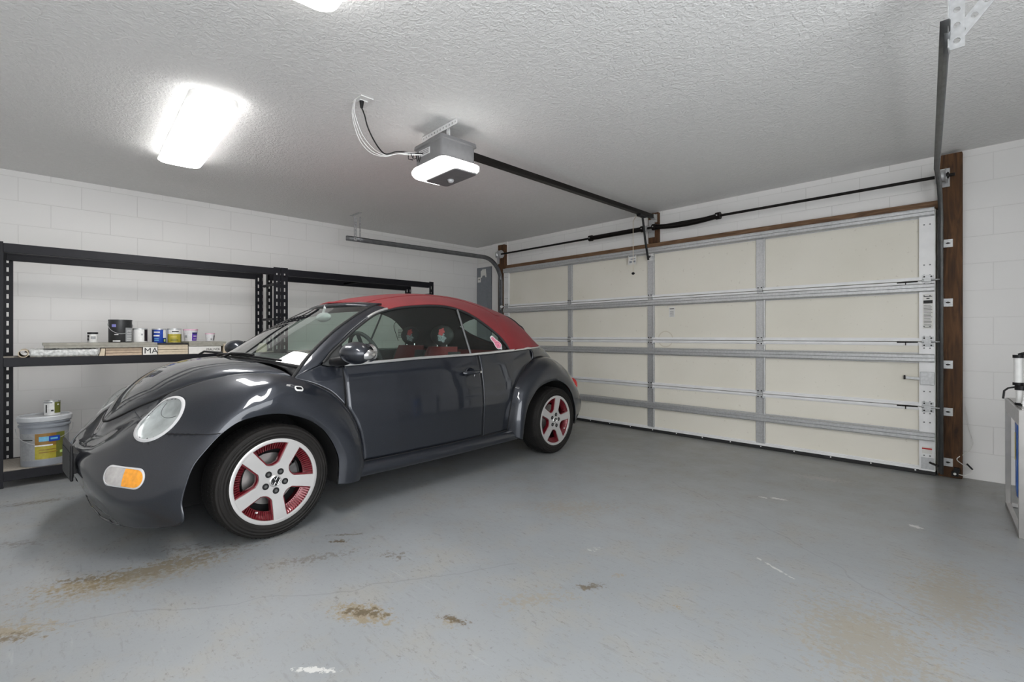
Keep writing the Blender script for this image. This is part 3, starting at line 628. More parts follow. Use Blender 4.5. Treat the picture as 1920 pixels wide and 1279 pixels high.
for k, (dx, dz) in enumerate([(0, 0), (0.012, 0.02), (-0.014, -0.012)]):
    pts = [(-2.70+dx, 1.345, 2.484), (-2.668+dx, 1.318, 2.40+dz*0.3), (-2.672+dx, 1.335, 2.33+dz), (-2.68+dx, 1.38, 2.25+dz), (-2.696+dx, 1.46, 2.205+dz*0.6), (-2.72, 1.56, 2.212+dz*0.3), (-2.745, 1.66, 2.258), (-2.745, 1.75, 2.280+dz*0.5), (-2.735, 1.846, 2.298)]
    b = MB(); b.tube(cr(pts, 6), 0.0022, 6)
    tag(b.build('thin_wire', M['white'], smooth=50), 'thin white low-voltage wire looping beside the black opener cord', 'wire', 'thin white wires to the door opener')
b = MB()
for k in range(5): 
    a = rr.uniform(0, 6.28); b.tube([(-2.745, 1.74+k*0.02, 2.285), (-2.745+0.02*math.cos(a), 1.75+k*0.02, 2.265+0.02*math.sin(a)), (-2.75, 1.78+k*0.015, 2.25+0.01*k)], 0.003, 6)
on(op, b.build('wire_connector', M['black'], smooth=50, weld=False))

# ------------------------------------------------------------------ ceiling fixtures
M['lamp'] = emit('fixture_diffuser', (1, 0.985, 0.965, 1), FIX_EMIT)
def fixture(cx, cy, rz, label):
    t = thing('ceiling_light', label, 'ceiling light', (cx, cy, ZC), rz)
    b = MB(); P = []
    for z, w_, h_, r in ((-0.001, 1.31, 0.25, 0.05), (-0.059, 1.335, 0.268, 0.055)): P.append([(x, y, z) for x, y in rrect(0, 0, w_, h_, r)])
    n = len(P[0]); b.grid(P, closed=True); b.add(P[0], [tuple(range(n))]); b.add(P[1], [tuple(range(n))])
    b.build('base_pan', M['white'], t)
    b = MB(); P = []
    for z, w_, h_, r in ((-0.058, 1.345, 0.275, 0.055), (-0.062, 1.35, 0.280, 0.06), (-0.072, 1.33, 0.26, 0.06), (-0.082, 1.27, 0.20, 0.05)): P.append([(x, y, z) for x, y in rrect(0, 0, w_, h_, r)])
    b.grid(P, closed=True); b.add(P[0], [tuple(range(n))]); b.add(P[-1], [tuple(range(n))])
    b.build('diffuser', M['lamp'], t, outward=(0, 0, -0.04)); return t
fixture(-3.875, 0.765, math.radians(-2.2), 'rounded rectangular ceiling light fully in view above the shelf rack')
fixture(-1.315, 0.715, math.radians(-2.2), 'rounded rectangular ceiling light cut off by the top edge of the photo')

# ------------------------------------------------------------------ electrical panel
ep = thing('electrical_panel', 'grey electrical panel on the wall in the corner left of the garage door', 'electrical panel', (-5.725, 5.03, 1.2))
b = MB(); b.box(-5.895, -5.56, 5.008, 5.03, 0.80, 2.16); on(ep, b.build('cover', M['panelgrey'], smooth=0, bevel=0.003))
b = MB(); b.box(-5.81, -5.65, 5.002, 5.008, 0.90, 1.80); on(ep, b.build('breaker_door', M['panelgrey'], smooth=0, bevel=0.003))
b = MB(); b.box(-5.805, -5.79, 4.999, 5.002, 1.38, 1.42); on(ep, b.build('latch', M['dark'], smooth=0))
b = MB(); b.prism([(-5.80, 5.0075, 2.00), (-5.80, 5.0075, 2.10), (-5.76, 5.0075, 2.13), (-5.68, 5.0075, 2.13), (-5.665, 5.0075, 2.0), (-5.69, 5.0075, 2.0), (-5.70, 5.0075, 2.03), (-5.76, 5.0075, 2.03), (-5.775, 5.0075, 2.0)], (0, -0.001, 0)); on(ep, b.build('paper_note', M['paper'], smooth=0))
b = MB(); b.box(-5.875, -5.80, 5.0065, 5.0075, 1.93, 2.01); b.cyl((-5.84, 5.0065, 1.975), (-5.84, 5.0058, 1.975), 0.012, 10, 1); on(ep, b.build('sticker', [M['paper'], M['ink']], smooth=0, weld=False))

# cables and photo-eye at the foot of the right post
b = MB(); b.box(-0.275, -0.235, 4.93, 4.964, 0.02, 0.055); b.cyl((-0.255, 4.93, 0.04), (-0.255, 4.924, 0.04), 0.009, 10, 1); b.box(-0.262, -0.230, 4.93, 4.964, 0.055, 0.085)
tag(b.build('safety_sensor', [M['black'], M['white']], smooth=0, weld=False), 'small black safety sensor at the foot of the right wooden post', 'sensor')
b = MB(); b.tube(cr([(-0.20, 5.015, 0.55), (-0.185, 5.01, 0.40), (-0.16, 5.01, 0.27), (-0.195, 4.99, 0.20), (-0.245, 4.955, 0.15), (-0.205, 4.97, 0.105), (-0.165, 4.98, 0.07), (-0.20, 4.955, 0.035), (-0.25, 4.945, 0.04)], 6), 0.003, 6)
tag(b.build('sensor_wire', M['paper'], smooth=50), 'thin white wire looping from the right wooden post to the safety sensor', 'wire')
b = MB(); b.tube([(-0.192, 4.985, 0.118), (-0.175, 4.985, 0.098), (-0.160, 4.985, 0.08)], 0.006, 8)
tag(b.build('wire_splice', M['black'], smooth=50), 'short black splice on the white wire beside the right post', 'wire splice')

# ------------------------------------------------------------------ storage racks on the left wall
XF, XB = -4.95, -5.50
def slot_strip(b, o, d, wdt, z0, z1, pitch=0.0705, sw=0.013, sh=0.036):
    """perforated flange in the vertical plane through o along horizontal dir d"""
    d = Vector(d); o = Vector((o[0], o[1], 0)); th = 0.0022; nrm = Vector((d.y, -d.x, 0))
    def q(u0, u1, a0, a1, slant=0):
        vs = [o+d*u0+Vector((0, 0, a0)), o+d*u1+Vector((0, 0, a0)), o+d*(u1)+Vector((0, 0, a1)), o+d*(u0)+Vector((0, 0, a1))]
        b.add([p+nrm*th/2 for p in vs]+[p-nrm*th/2 for p in vs], [(0, 1, 2, 3), (7, 6, 5, 4), (0, 4, 5, 1), (1, 5, 6, 2), (2, 6, 7, 3), (3, 7, 4, 0)])
    c = wdt/2; z = z0; q(0, c-sw/2, z0, z1); q(c+sw/2, wdt, z0, z1)
    z = z0; first = z0+0.03
    q(c-sw/2, c+sw/2, z0, first)
    while first+pitch < z1:
        q(c-sw/2, c+sw/2, first+sh, first+pitch); first += pitch
    q(c-sw/2, c+sw/2, first, z1)
def rack(y0, y1, label, centre_tie):
    t = thing('storage_rack', label, 'shelf rack', (XF, y0, 0), 0, 'black boltless racks on the left wall')
    for x, sx in ((XF, -1), (XB, 1)):
        for y, sy in ((y0+(0.035 if x == XB else 0), 1), (y1, -1)):
            b = MB(); slot_strip(b, (x, y), (0, sy, 0), 0.062, 0.004, 1.748); slot_strip(b, (x, y), (sx, 0, 0), 0.045, 0.004, 1.748)
            b.box(min(x, x+sx*0.045), max(x, x+sx*0.045), min(y, y+sy*0.062), max(y, y+sy*0.062), 0, 0.004)
            on2(t, b.build('post', M['rack'], smooth=0, weld=False, recalc=False))
    for zt, h in ((1.738, 0.065), (0.924, 0.065), (0.116, 0.066)):
        for x, sx in ((XF, -1), (XB, 1)):
            b = MB(); xa, xb = sorted((x+0.006*(-sx), x+sx*0.022)); b.box(xa, xb, y0+0.060, y1-0.058, zt-h, zt)
            xa, xb = sorted((x+sx*0.022, x+sx*0.038)); b.box(xa, xb, y0+0.060, y1-0.058, zt-h, zt-0.018)
            on2(t, b.build('beam', M['rack'], smooth=0, bevel=0.003, weld=False))
    for zt in (0.921, 0.113):
        b = MB(); b.box(XB+0.024, XF-0.024, y0+0.014, y1-0.014, zt-0.014, zt); on2(t, b.build('shelf_board', M['board'], smooth=0))
    for y, sy in ((y0, 1), (y1, -1)):
        for z in (1.60, 1.25, 0.62, 0.25):
            b = MB(); b.bar((XF-0.03, y+sy*0.004, z), (XB+0.03, y+sy*0.004, z), 0.004, 0.022); on2(t, b.build('end_brace', M['rack'], smooth=0))
    for zt in centre_tie:
        b = MB(); ym = (y0+y1)/2; b.box(XB+0.03, XF-0.03, ym-0.02, ym+0.02, zt-0.05, zt-0.035); b.box(XB+0.03, XF-0.03, ym-0.02, ym-0.017, zt-0.06, zt-0.035); on2(t, b.build('centre_tie', M['rack'], smooth=0))
    return t
def on2(parent, o): o.parent = parent; o.location = -parent.location; return o
rack(-0.235, 1.690, 'black slotted shelf rack holding the paint cans, left of the car', ())
rack(1.700, 3.500, 'black slotted shelf rack behind the car roof, further along the wall', (1.738,))

def arc(b, c, r, z0, z1, a0, a1, mi=0, r2=None):
    n = max(3, int(abs(a1-a0)/0.12)); r2 = r2 or r
    P = [[(c[0]+rr_*math.cos(lerp(a0, a1, k/n)), c[1]+rr_*math.sin(lerp(a0, a1, k/n)), z) for k in range(n+1)] for rr_, z in ((r, z0), (r2, z1))]
    b.grid(P, mi)
def paint_can(name, label, cat, c, r, h, body, bands, lid='galv', rtop=None, wire=False, lidh=0.008, group=None):
    """bands: (z0frac, z1frac, a0, a1, material name)"""
    t = thing(name, label, cat, c, 0, group); rtop = rtop or r
    def R_(f): return lerp(r, rtop, f)
    b = MB(); b.lathe([(0, 0), (r*0.97, 0), (r, 0.003), (rtop, h-0.006), (rtop, h-0.003), (0, h-0.003)], seg=40)
    b.build('body', M[body], t, smooth=40)
    for k, (f0, f1, a0, a1, mt) in enumerate(bands):
        b = MB(); off = 0.0006*(1+k*0.5); arc(b, (0, 0), R_(f0)+off, h*f0, h*f1, a0, a1, 0, R_(f1)+off)
        b.build('label', M[mt] if isinstance(mt, str) else mt, t, smooth=60, recalc=False)
    b = MB(); b.lathe([(rtop*0.80, h-0.008), (rtop*0.84, h-0.002), (rtop*0.98, h-0.001), (rtop*1.02, h-lidh), (rtop*1.025, h-lidh*0.5), (rtop*1.015, h+0.002), (rtop*0.86, h+0.002), (rtop*0.80, h-0.004), (0, h-0.004)], seg=40)
    b.build('lid', M[lid], t, smooth=40)
    if wire:
        pts = [(rtop*1.04*math.cos(a), rtop*1.04*math.sin(a), h*0.80-h*0.42*math.sin((a+PI/2)/PI*PI)**1.0) for a in [lerp(-PI/2, PI/2*0.95, k/14) for k in range(15)]]
        b = MB(); b.tube(pts, 0.0022, 6); b.cyl((0, rtop*0.98, h*0.80), (0, rtop*1.06, h*0.80), 0.008, 10); b.cyl((0, -rtop*0.98, h*0.80), (0, -rtop*1.06, h*0.80), 0.008, 10)
        b.build('wire_handle', M['galv'], t, smooth=50, weld=False)
    return t
def colm(n, c, r=0.4): M[n] = basic(n, c, r, 0, 0.10, 60); return n
colm('label_blue', (0.015, 0.06, 0.38)); colm('label_cyan', (0.15, 0.42, 0.62)); colm('label_gold', (0.40, 0.34, 0.04)); colm('label_purple', (0.10, 0.03, 0.36))
colm('label_green', (0.14, 0.15, 0.03)); colm('label_brown', (0.26, 0.14, 0.03)); colm('label_lime', (0.45, 0.60, 0.20)); colm('label_white', (0.74, 0.74, 0.73)); colm('label_grey', (0.30, 0.31, 0.32))
colm('tub_white', (0.66, 0.66, 0.68)); colm('lid_pink', (0.70, 0.45, 0.56)); colm('can_black', (0.025, 0.026, 0.028)); colm('label_lilac', (0.22, 0.22, 0.55)); colm('darklabel', (0.02, 0.014, 0.014)); colm('label_navy', (0.01, 0.025, 0.10))
XC = -5.30; ZP = 1.026
paint_can('paint_jar', 'small white jar with a black lid band, leftmost on the shelf', 'paint can', (XC, 0.326, ZP), 0.034, 0.082, 'label_white', [(0.12, 0.72, -1.4, -0.75, 'label_grey'), (0.35, 0.62, -0.4, 0.5, 'label_grey'), (0.50, 0.75, -1.3, -0.7, 'ink'), (0.22, 0.42, -1.3, -0.8, 'ink')], 'black', lidh=0.014)
c2 = paint_can('paint_can', 'large black gallon paint can with a wire handle on the shelf', 'paint can', (XC, 0.505, ZP), 0.080, 0.190, 'can_black', [(0.03, 0.65, 0.35, 1.15, 'label_grey'), (0.03, 0.09, -0.75, -0.1, 'label_white'), (0.68, 0.80, -0.85, -0.45, 'label_lilac'), (0.33, 0.36, -0.6, -0.25, 'label_white')]+[(0.08+i*0.075, 0.10+i*0.075, 0.45, 1.05, 'label_white') for i in range(7)], 'can_black', wire=True)
paint_can('paint_can', 'silver-white quart can with a dark side stripe, beside the large black can', 'paint can', (XC, 0.640, ZP), 0.052, 0.118, 'galvlight', [(0.06, 0.94, -0.35, 0.45, 'label_white'), (0.08, 0.95, 0.48, 1.25, 'darklabel'), (0.50, 0.62, 0.0, 0.25, 'label_grey')])
paint_can('paint_can', 'blue quart can with white lettering bands, left of the gold can', 'paint can', (XC, 0.776, 1.019), 0.053, 0.124, 'label_blue', [(0.05, 0.97, -1.4, -0.9, 'label_navy'), (0.35, 0.95, 0.42, 1.05, 'label_white'), (0.05, 0.30, 0.42, 1.1, 'label_navy'), (0.08, 0.26, 0.55, 0.85, 'label_lime'), (0.72, 0.80, -0.9, -0.05, 'label_white'), (0.46, 0.56, -0.95, -0.1, 'label_white'), (0.26, 0.32, -0.8, -0.2, 'label_cyan'), (0.14, 0.19, -0.8, -0.2, 'label_cyan')])
paint_can('paint_can', 'gold-labelled quart can on the shelf, right of the blue can', 'paint can', (XC, 0.889, 1.019), 0.053, 0.126, 'label_white', [(0.02, 0.62, -1.3, 0.95, 'label_gold'), (0.04, 0.62, 0.85, 1.3, 'label_green'), (0.76, 0.83, -0.5, 0.5, 'ink'), (0.38, 0.46, -0.7, 0.2, 'yellow'), (0.16, 0.22, -0.7, 0.4, 'label_green')])
paint_can('spackle_tub', 'white and purple tub with a pink lid on the shelf', 'tub', (XC, 1.014, 1.030), 0.047, 0.112, 'tub_white', [(0.06, 0.74, 0.05, 1.10, 'label_purple'), (0.60, 0.72, 0.1, 1.0, 'label_navy'), (0.30, 0.50, -1.1, -0.7, 'label_grey'), (0.40, 0.46, 0.25, 0.85, 'label_white'), (0.18, 0.22, 0.25, 0.9, 'label_white')], 'lid_pink', rtop=0.058, lidh=0.012)
paint_can('small_tub', 'small white tub with a pink rim, rightmost on the shelf', 'tub', (XC, 1.172, 1.030), 0.032, 0.074, 'tub_white', [(0.10, 0.75, 0.65, 1.15, 'ink'), (0.15, 0.35, -0.1, 0.3, 'label_grey')], 'lid_pink', rtop=0.040, lidh=0.008)

def crate(name, label, cat, x0, x1, y0, y1, z0, z1, mat, bevel=0.002, group=None):
    b = MB(); b.box(x0, x1, y0, y1, z0, z1); return tag(b.build(name, mat if not isinstance(mat, str) else M[mat], smooth=0, bevel=bevel), label, cat, group)
Z0 = 0.9215
# tube
t = thing('cardboard_tube', 'pale rolled tube lying at the left end of the middle shelf', 'tube', (-5.2, -0.075, Z0+0.029))
b = MB(); b.lathe([(0.0285, 0.20), (0.0285, -0.25), (0.0235, -0.25), (0.0235, 0.20)], 'X', seg=28, close=True); b.build('tube_wall', M['cardlight'], t)
b = MB(); b.lathe([(0, 0.185), (0.011, 0.185), (0.011, -0.24), (0, -0.24)], 'X', (0, 0.010, -0.002), seg=16); b.build('inner_roll', M['paper'], t)
# shrink-wrapped pack
t = thing('wrapped_tile_pack', 'flat pack in crumpled clear plastic beside the rolled tube', 'package', (-5.2, 0.15, Z0))
b = MB(); b.box(-0.28, 0.195, -0.185, 0.185, 0, 0.050); b.build('carton', M['card'], t, smooth=0)
n = 40; P = []
for i in range(n+1):
    row = []
    for j, (x, z) in enumerate([(0.200, 0.002), (0.203, 0.018), (0.204, 0.034), (0.200, 0.050), (0.185, 0.058), (0.15, 0.056), (0.05, 0.057), (-0.1, 0.056), (-0.27, 0.054)]):
        row.append((x+rr.uniform(-0.002, 0.002), -0.190+0.38*i/n, z+rr.uniform(-0.003, 0.003)))
    P.append(row)
b = MB(); b.grid(P); b.build('plastic_film', M['film'], t, smooth=60, solid=0.001, recalc=False)
# cartons
t = thing('kraft_carton', 'long kraft carton of planks under the grey boards, left of the white MA box', 'box', (-5.2, 0.5, Z0))
b = MB()
for k in range(3): b.box(-0.29, 0.195-0.002*k, -0.115, 0.116, 0.001+k*0.0215, 0.020+k*0.0215)
b.build('carton_layers', M['card'], t, smooth=0, bevel=0.001, weld=False)
b = MB(); b.prism([(0.20, -0.155, 0.0), (0.21, -0.122, 0.0), (0.205, -0.118, 0.058), (0.20, -0.140, 0.06)], (-0.04, 0, 0)); b.build('open_flap', M['cardlight'], t, smooth=0)
t = thing('white_box', 'white box printed MA in black under the grey boards', 'box', (-5.2, 0.670, Z0))
b = MB(); b.box(-0.29, 0.205, -0.048, 0.050, 0, 0.064); b.build('box_body', M['paper'], t, smooth=0, bevel=0.001)
text_obj('lettering', 'MA', 0.066, M['ink'], (0.2058, 0.006, 0.033), (PI/2, 0, PI/2), t)
t = thing('kraft_carton', 'pale kraft carton with a black top beneath the blue and gold cans', 'box', (-5.2, 0.833, Z0))
b = MB()
for k in range(4): b.box(-0.29, 0.195-0.003*(k % 2), -0.108, 0.106, 0.001+k*0.0212, 0.0205+k*0.0212)
b.build('carton_layers', M['cardlight'], t, smooth=0, bevel=0.001, weld=False)
b = MB(); b.box(-0.29, 0.20, -0.112, 0.108, 0.086, 0.0965); b.build('black_lid', M['black'], t, smooth=0, bevel=0.002)
t = thing('white_box', 'long white box with small black lettering at its right end', 'box', (-5.2, 1.070, Z0))
b = MB(); b.box(-0.29, 0.20, -0.125, 0.122, 0, 0.066); b.build('box_body', M['paper'], t, smooth=0, bevel=0.001)
text_obj('lettering', 'MAUVEK', 0.028, M['ink'], (0.2008, 0.062, 0.038), (PI/2, 0, PI/2), t)
crate('beige_carton', 'beige carton at the right end of the shelf by the windshield', 'box', -5.47, -5.0, 1.212, 1.585, Z0, 1.006, 'cardlight')
for k, (y0, y1) in enumerate([(0.026, 0.720), (0.035, 0.725)]):
    crate('grey_plank', ['upper', 'lower'][k]+' grey plank under the black gallon can, on the shelf packs', 'plank', -5.46, -5.0+0.004*k, y0, y1, 1.0065-k*0.0195, 1.025-k*0.0195, 'greyboard', 0.001, 'grey planks on the middle shelf')
for k, (y0, y1) in enumerate([(0.946, 1.235), (0.946, 1.222)]):
    crate('grey_plank', ['upper', 'lower'][k]+' short grey plank under the pink-lidded tubs', 'plank', -5.46, -5.0+0.003*k, y0, y1 if k == 0 else 1.2105, 1.0095-k*0.020, 1.029-k*0.020, 'greyboard', 0.001, 'grey planks on the middle shelf')

# pail on the bottom shelf
t = thing('paint_pail', 'large grey plastic pail with a green and blue label on the bottom shelf', 'bucket', (-5.115, 0.040, 0.1135))
b = MB(); b.lathe([(0, 0), (0.128, 0), (0.131, 0.004), (0.132, 0.05), (0.136, 0.24), (0.138, 0.285), (0.146, 0.287), (0.148, 0.300), (0.140, 0.304), (0.141, 0.318), (0.149, 0.320), (0.150, 0.333), (0.142, 0.336), (0.143, 0.355), (0, 0.355)], seg=56); b.build('pail_body', M['pail'], t, smooth=35)
b = MB(); b.lathe([(0.1505, 0.332), (0.1545, 0.334), (0.156, 0.362), (0.150, 0.369), (0.140, 0.368), (0.137, 0.358), (0, 0.357)], seg=56); b.build('lid', M['pailid'], t, smooth=35)
for k, (z0, z1, a0, a1, mt) in enumerate([(0.045, 0.245, -1.35, 1.25, 'label_grey'), (0.055, 0.243, -0.42, 0.88, 'label_brown'), (0.055, 0.150, -0.42, 0.88, 'label_gold'), (0.055, 0.243, 0.45, 0.88, 'label_green'),
        (0.185, 0.220, -0.25, 0.14, 'label_cyan'), (0.180, 0.220, 0.14, 0.62, 'label_blue'), (0.150, 0.160, -0.42, 0.30, 'label_white'), (0.085, 0.105, 0.62, 0.80, 'label_lime'), (0.195, 0.203, -1.1, -0.5, 'ink'), (0.10, 0.106, -0.25, 0.5, 'label_brown'), (0.12, 0.125, -0.25, 0.45, 'label_brown'), (0.195, 0.208, 0.2, 0.5, 'label_cyan')]):
    b = MB(); r0 = 0.1323+0.0006*k; arc(b, (0, 0), r0+(z0-0.05)*0.021, z0, z1, a0, a1, 0, r0+(z1-0.05)*0.021); b.build('label', M[mt], t, smooth=60, recalc=False)
b = MB(); pts = [(0.158*math.cos(a), 0.158*math.sin(a), 0.29-0.125*math.cos(a)**0.8) for a in [lerp(-PI/2+0.05, -0.35, k/12) for k in range(13)]]
b.tube(pts, 0.0022, 6)
pts = [(0.158*math.cos(a), 0.158*math.sin(a), 0.29-0.10*abs(math.cos(a))) for a in [lerp(0.55, PI/2, k/10) for k in range(11)]]
b.tube(pts, 0.0022, 6); b.build('wire_handle', M['galv'], t, smooth=50, weld=False)
paint_can('paint_can', 'small white and dark quart can standing on the grey pail', 'paint can', (-5.15, 0.080, 0.1135+0.3585), 0.048, 0.108, 'label_white', [(0.15, 0.92, 0.25, 1.25, 'label_green'), (0.70, 0.80, 0.6, 0.85, 'label_white'), (0.2, 0.75, -0.85, -0.65, 'ink'), (0.28, 0.40, -0.15, 0.15, 'ink'), (0.86, 0.95, -1.3, 0.0, 'label_grey')])

# ------------------------------------------------------------------ filter stand at the right edge
fs = thing('filter_stand', 'grey steel stand at the right edge, holding a blue housing', 'stand', (0.035, 4.06, 0), 0)
FA = Vector((0.022, 4.39, 0)); FB = Vector((0.070, 3.745, 0)); FE = Vector((0.50, 0.035, 0))
H_ = 0.685
corners = [FA, FB, FB+FE, FA+FE]
for p in corners:
    b = MB(); b.bar(p, p+Vector((0, 0, H_)), 0.026, 0.026, up=(0, 1, 0)); on2(fs, b.build('leg', M['steel'], smooth=0, bevel=0.002))
for z in (0.014, H_-0.013):
    for i in range(4):
        p, q = corners[i], corners[(i+1) % 4]; d = (q-p).normalized()*0.0135; b = MB(); b.bar(p+d+Vector((0, 0, z)), q-d+Vector((0, 0, z)), 0.024, 0.024); on2(fs, b.build('crossbar', M['steel'], smooth=0, bevel=0.002))
b = MB(); d = Vector((-0.014, 0, 0)); b.prism([tuple(FA+d+Vector((0, 0, H_))), tuple(FB+d+Vector((0, 0, H_))), tuple(FB+d+Vector((0, 0, H_-0.085))), tuple(FA+d+Vector((0, 0, H_-0.075)))], (0.003, 0, 0)); on2(fs, b.build('side_apron', M['openerl'], smooth=0))
b = MB(); b.prism([tuple(p+Vector((0, 0, H_))) for p in corners], (0, 0, 0.004)); on2(fs, b.build('top_plate', M['steel'], smooth=0))
b = MB(); bx, by = 0.108, 4.07
b.lathe([(0, 0.12), (0.04, 0.125), (0.055, 0.15), (0.058, 0.20), (0.061, 0.60), (0.066, 0.605), (0.066, 0.67), (0, 0.67)], c=(bx, by, 0), seg=36); on2(fs, b.build('blue_housing', M['bluetank'], smooth=35))
for a, z0, z1 in ((PI+0.25, 0.36, 0.52), (PI+0.95, 0.34, 0.50)):
    b = MB(); arc(b, (bx, by), 0.0615, z0, z1, a-0.12, a+0.12); on2(fs, b.build('yellow_label', M['yellow'], smooth=60, recalc=False))
b = MB(); b.cyl((0.070, 3.95, 0.690), (0.070, 3.95, 0.80), 0.020, 16); b.cyl((0.060, 3.98, 0.80), (0.060, 3.98, 0.955), 0.018, 16); b.box(0.075, 0.30, 3.88, 4.04, 0.690, 0.722)
b.tube(cr([(0.075, 3.92, 0.70), (0.10, 3.90, 0.79), (0.15, 3.90, 0.82), (0.20, 3.90, 0.78), (0.21, 3.92, 0.72)], 6), 0.006, 8)
on2(fs, b.build('white_pipe', M['white'], smooth=40, weld=False))
for p, q, r in (((0.060, 3.98, 0.800), (0.060, 3.98, 0.815), .023), ((0.070, 3.95, 0.775), (0.070, 3.95, 0.800), .025), ((0.070, 3.95, 0.690), (0.070, 3.95, 0.703), .025)):
    b = MB(); b.cyl(p, q, r, 16); on2(fs, b.build('black_collar', M['black'], smooth=40))
b = MB(); b.cyl((0.060, 3.98, 0.955), (0.060, 3.98, 0.972), 0.023, 16); b.tube([(0.060, 3.98, 0.972), (0.085, 3.98, 0.982), (0.11, 3.98, 0.98)], 0.008, 8); on2(fs, b.build('black_fitting', M['black'], smooth=40, weld=False)); b = MB(); b.tube([(0.05, 3.96, 0.79), (0.020, 3.96, 0.782), (0.004, 3.96, 0.765), (0.000, 3.96, 0.72)], 0.005, 8)
on2(fs, b.build('drain_hose', M['black'], smooth=40, weld=False))

# ------------------------------------------------------------------ the convertible car
# local frame: X forward (s = -X is the distance behind the front axle), Y to the car's left, Z up
HD = math.radians(-86.3)
u_ = Vector((math.cos(HD), math.sin(HD), 0)); n_ = Vector((-u_.y, u_.x, 0))
car = thing('convertible_car', 'dark grey rounded convertible car with a red soft top and red-trimmed wheels', 'car', Vector((-2.761, 0.906, 0))-n_*0.80, HD)
WB = 2.50
def S(p): return (-p[0], p[1], p[2])
def Sa(A): A = np.asarray(A, float).copy(); A[..., 0] *= -1; return A
def mir(A): A = np.asarray(A, float).copy(); A[..., 1] *= -1; return A
ip = np.interp
def bel(s): return float(ip(s, [-.2, .2, .4, .8, 1.2, 1.6, 2.0, 2.3, 2.5, 2.7, 2.85, 2.93], [.68, .70, .72, .745, .755, .75, .72, .67, .61, .5, .34, .0]))
def zb(s): return float(ip(s, [.2, .45, 1.0, 1.5, 2., 2.4, 2.9], [.900, .900, .925, .935, .955, .973, .985]))
def Yf(s, z):
    d = z-zb(s)
    if d > 0: return bel(s)-.57*d
    return bel(s)+float(ip(d, [-.75, -.6, -.4, -.25, -.1, 0], [.04, .055, .068, .058, .03, 0]))
def panel(P, name, mat, parent=car, both=True, solid=0.012, out=True, smooth=40, cb=None):
    """P: grid of (s,y,z) on the left side; makes the panel and its mirror image"""
    res = []
    for k in ((0, 1) if both else (0,)):
        A = Sa(mir(P) if k else P)
        b = MB(); b.grid(A)
        c = A.reshape(-1, 3).mean(0); ctr = (c[0], 0.0, 0.45)
        o = b.build(name, mat, parent, smooth=smooth, solid=solid, recalc=True, outward=ctr)
        if cb: cb(o)
        res.append(o)
    return res
def tube_part(pts, r, name, mat, both=True, parent=car, seg=8, closed=False):
    for k in ((0, 1) if both else (0,)):
        P = [S((p[0], -p[1] if k else p[1], p[2])) for p in pts]
        b = MB(); b.tube(P, r, seg); b.build(name, mat, parent, smooth=60)

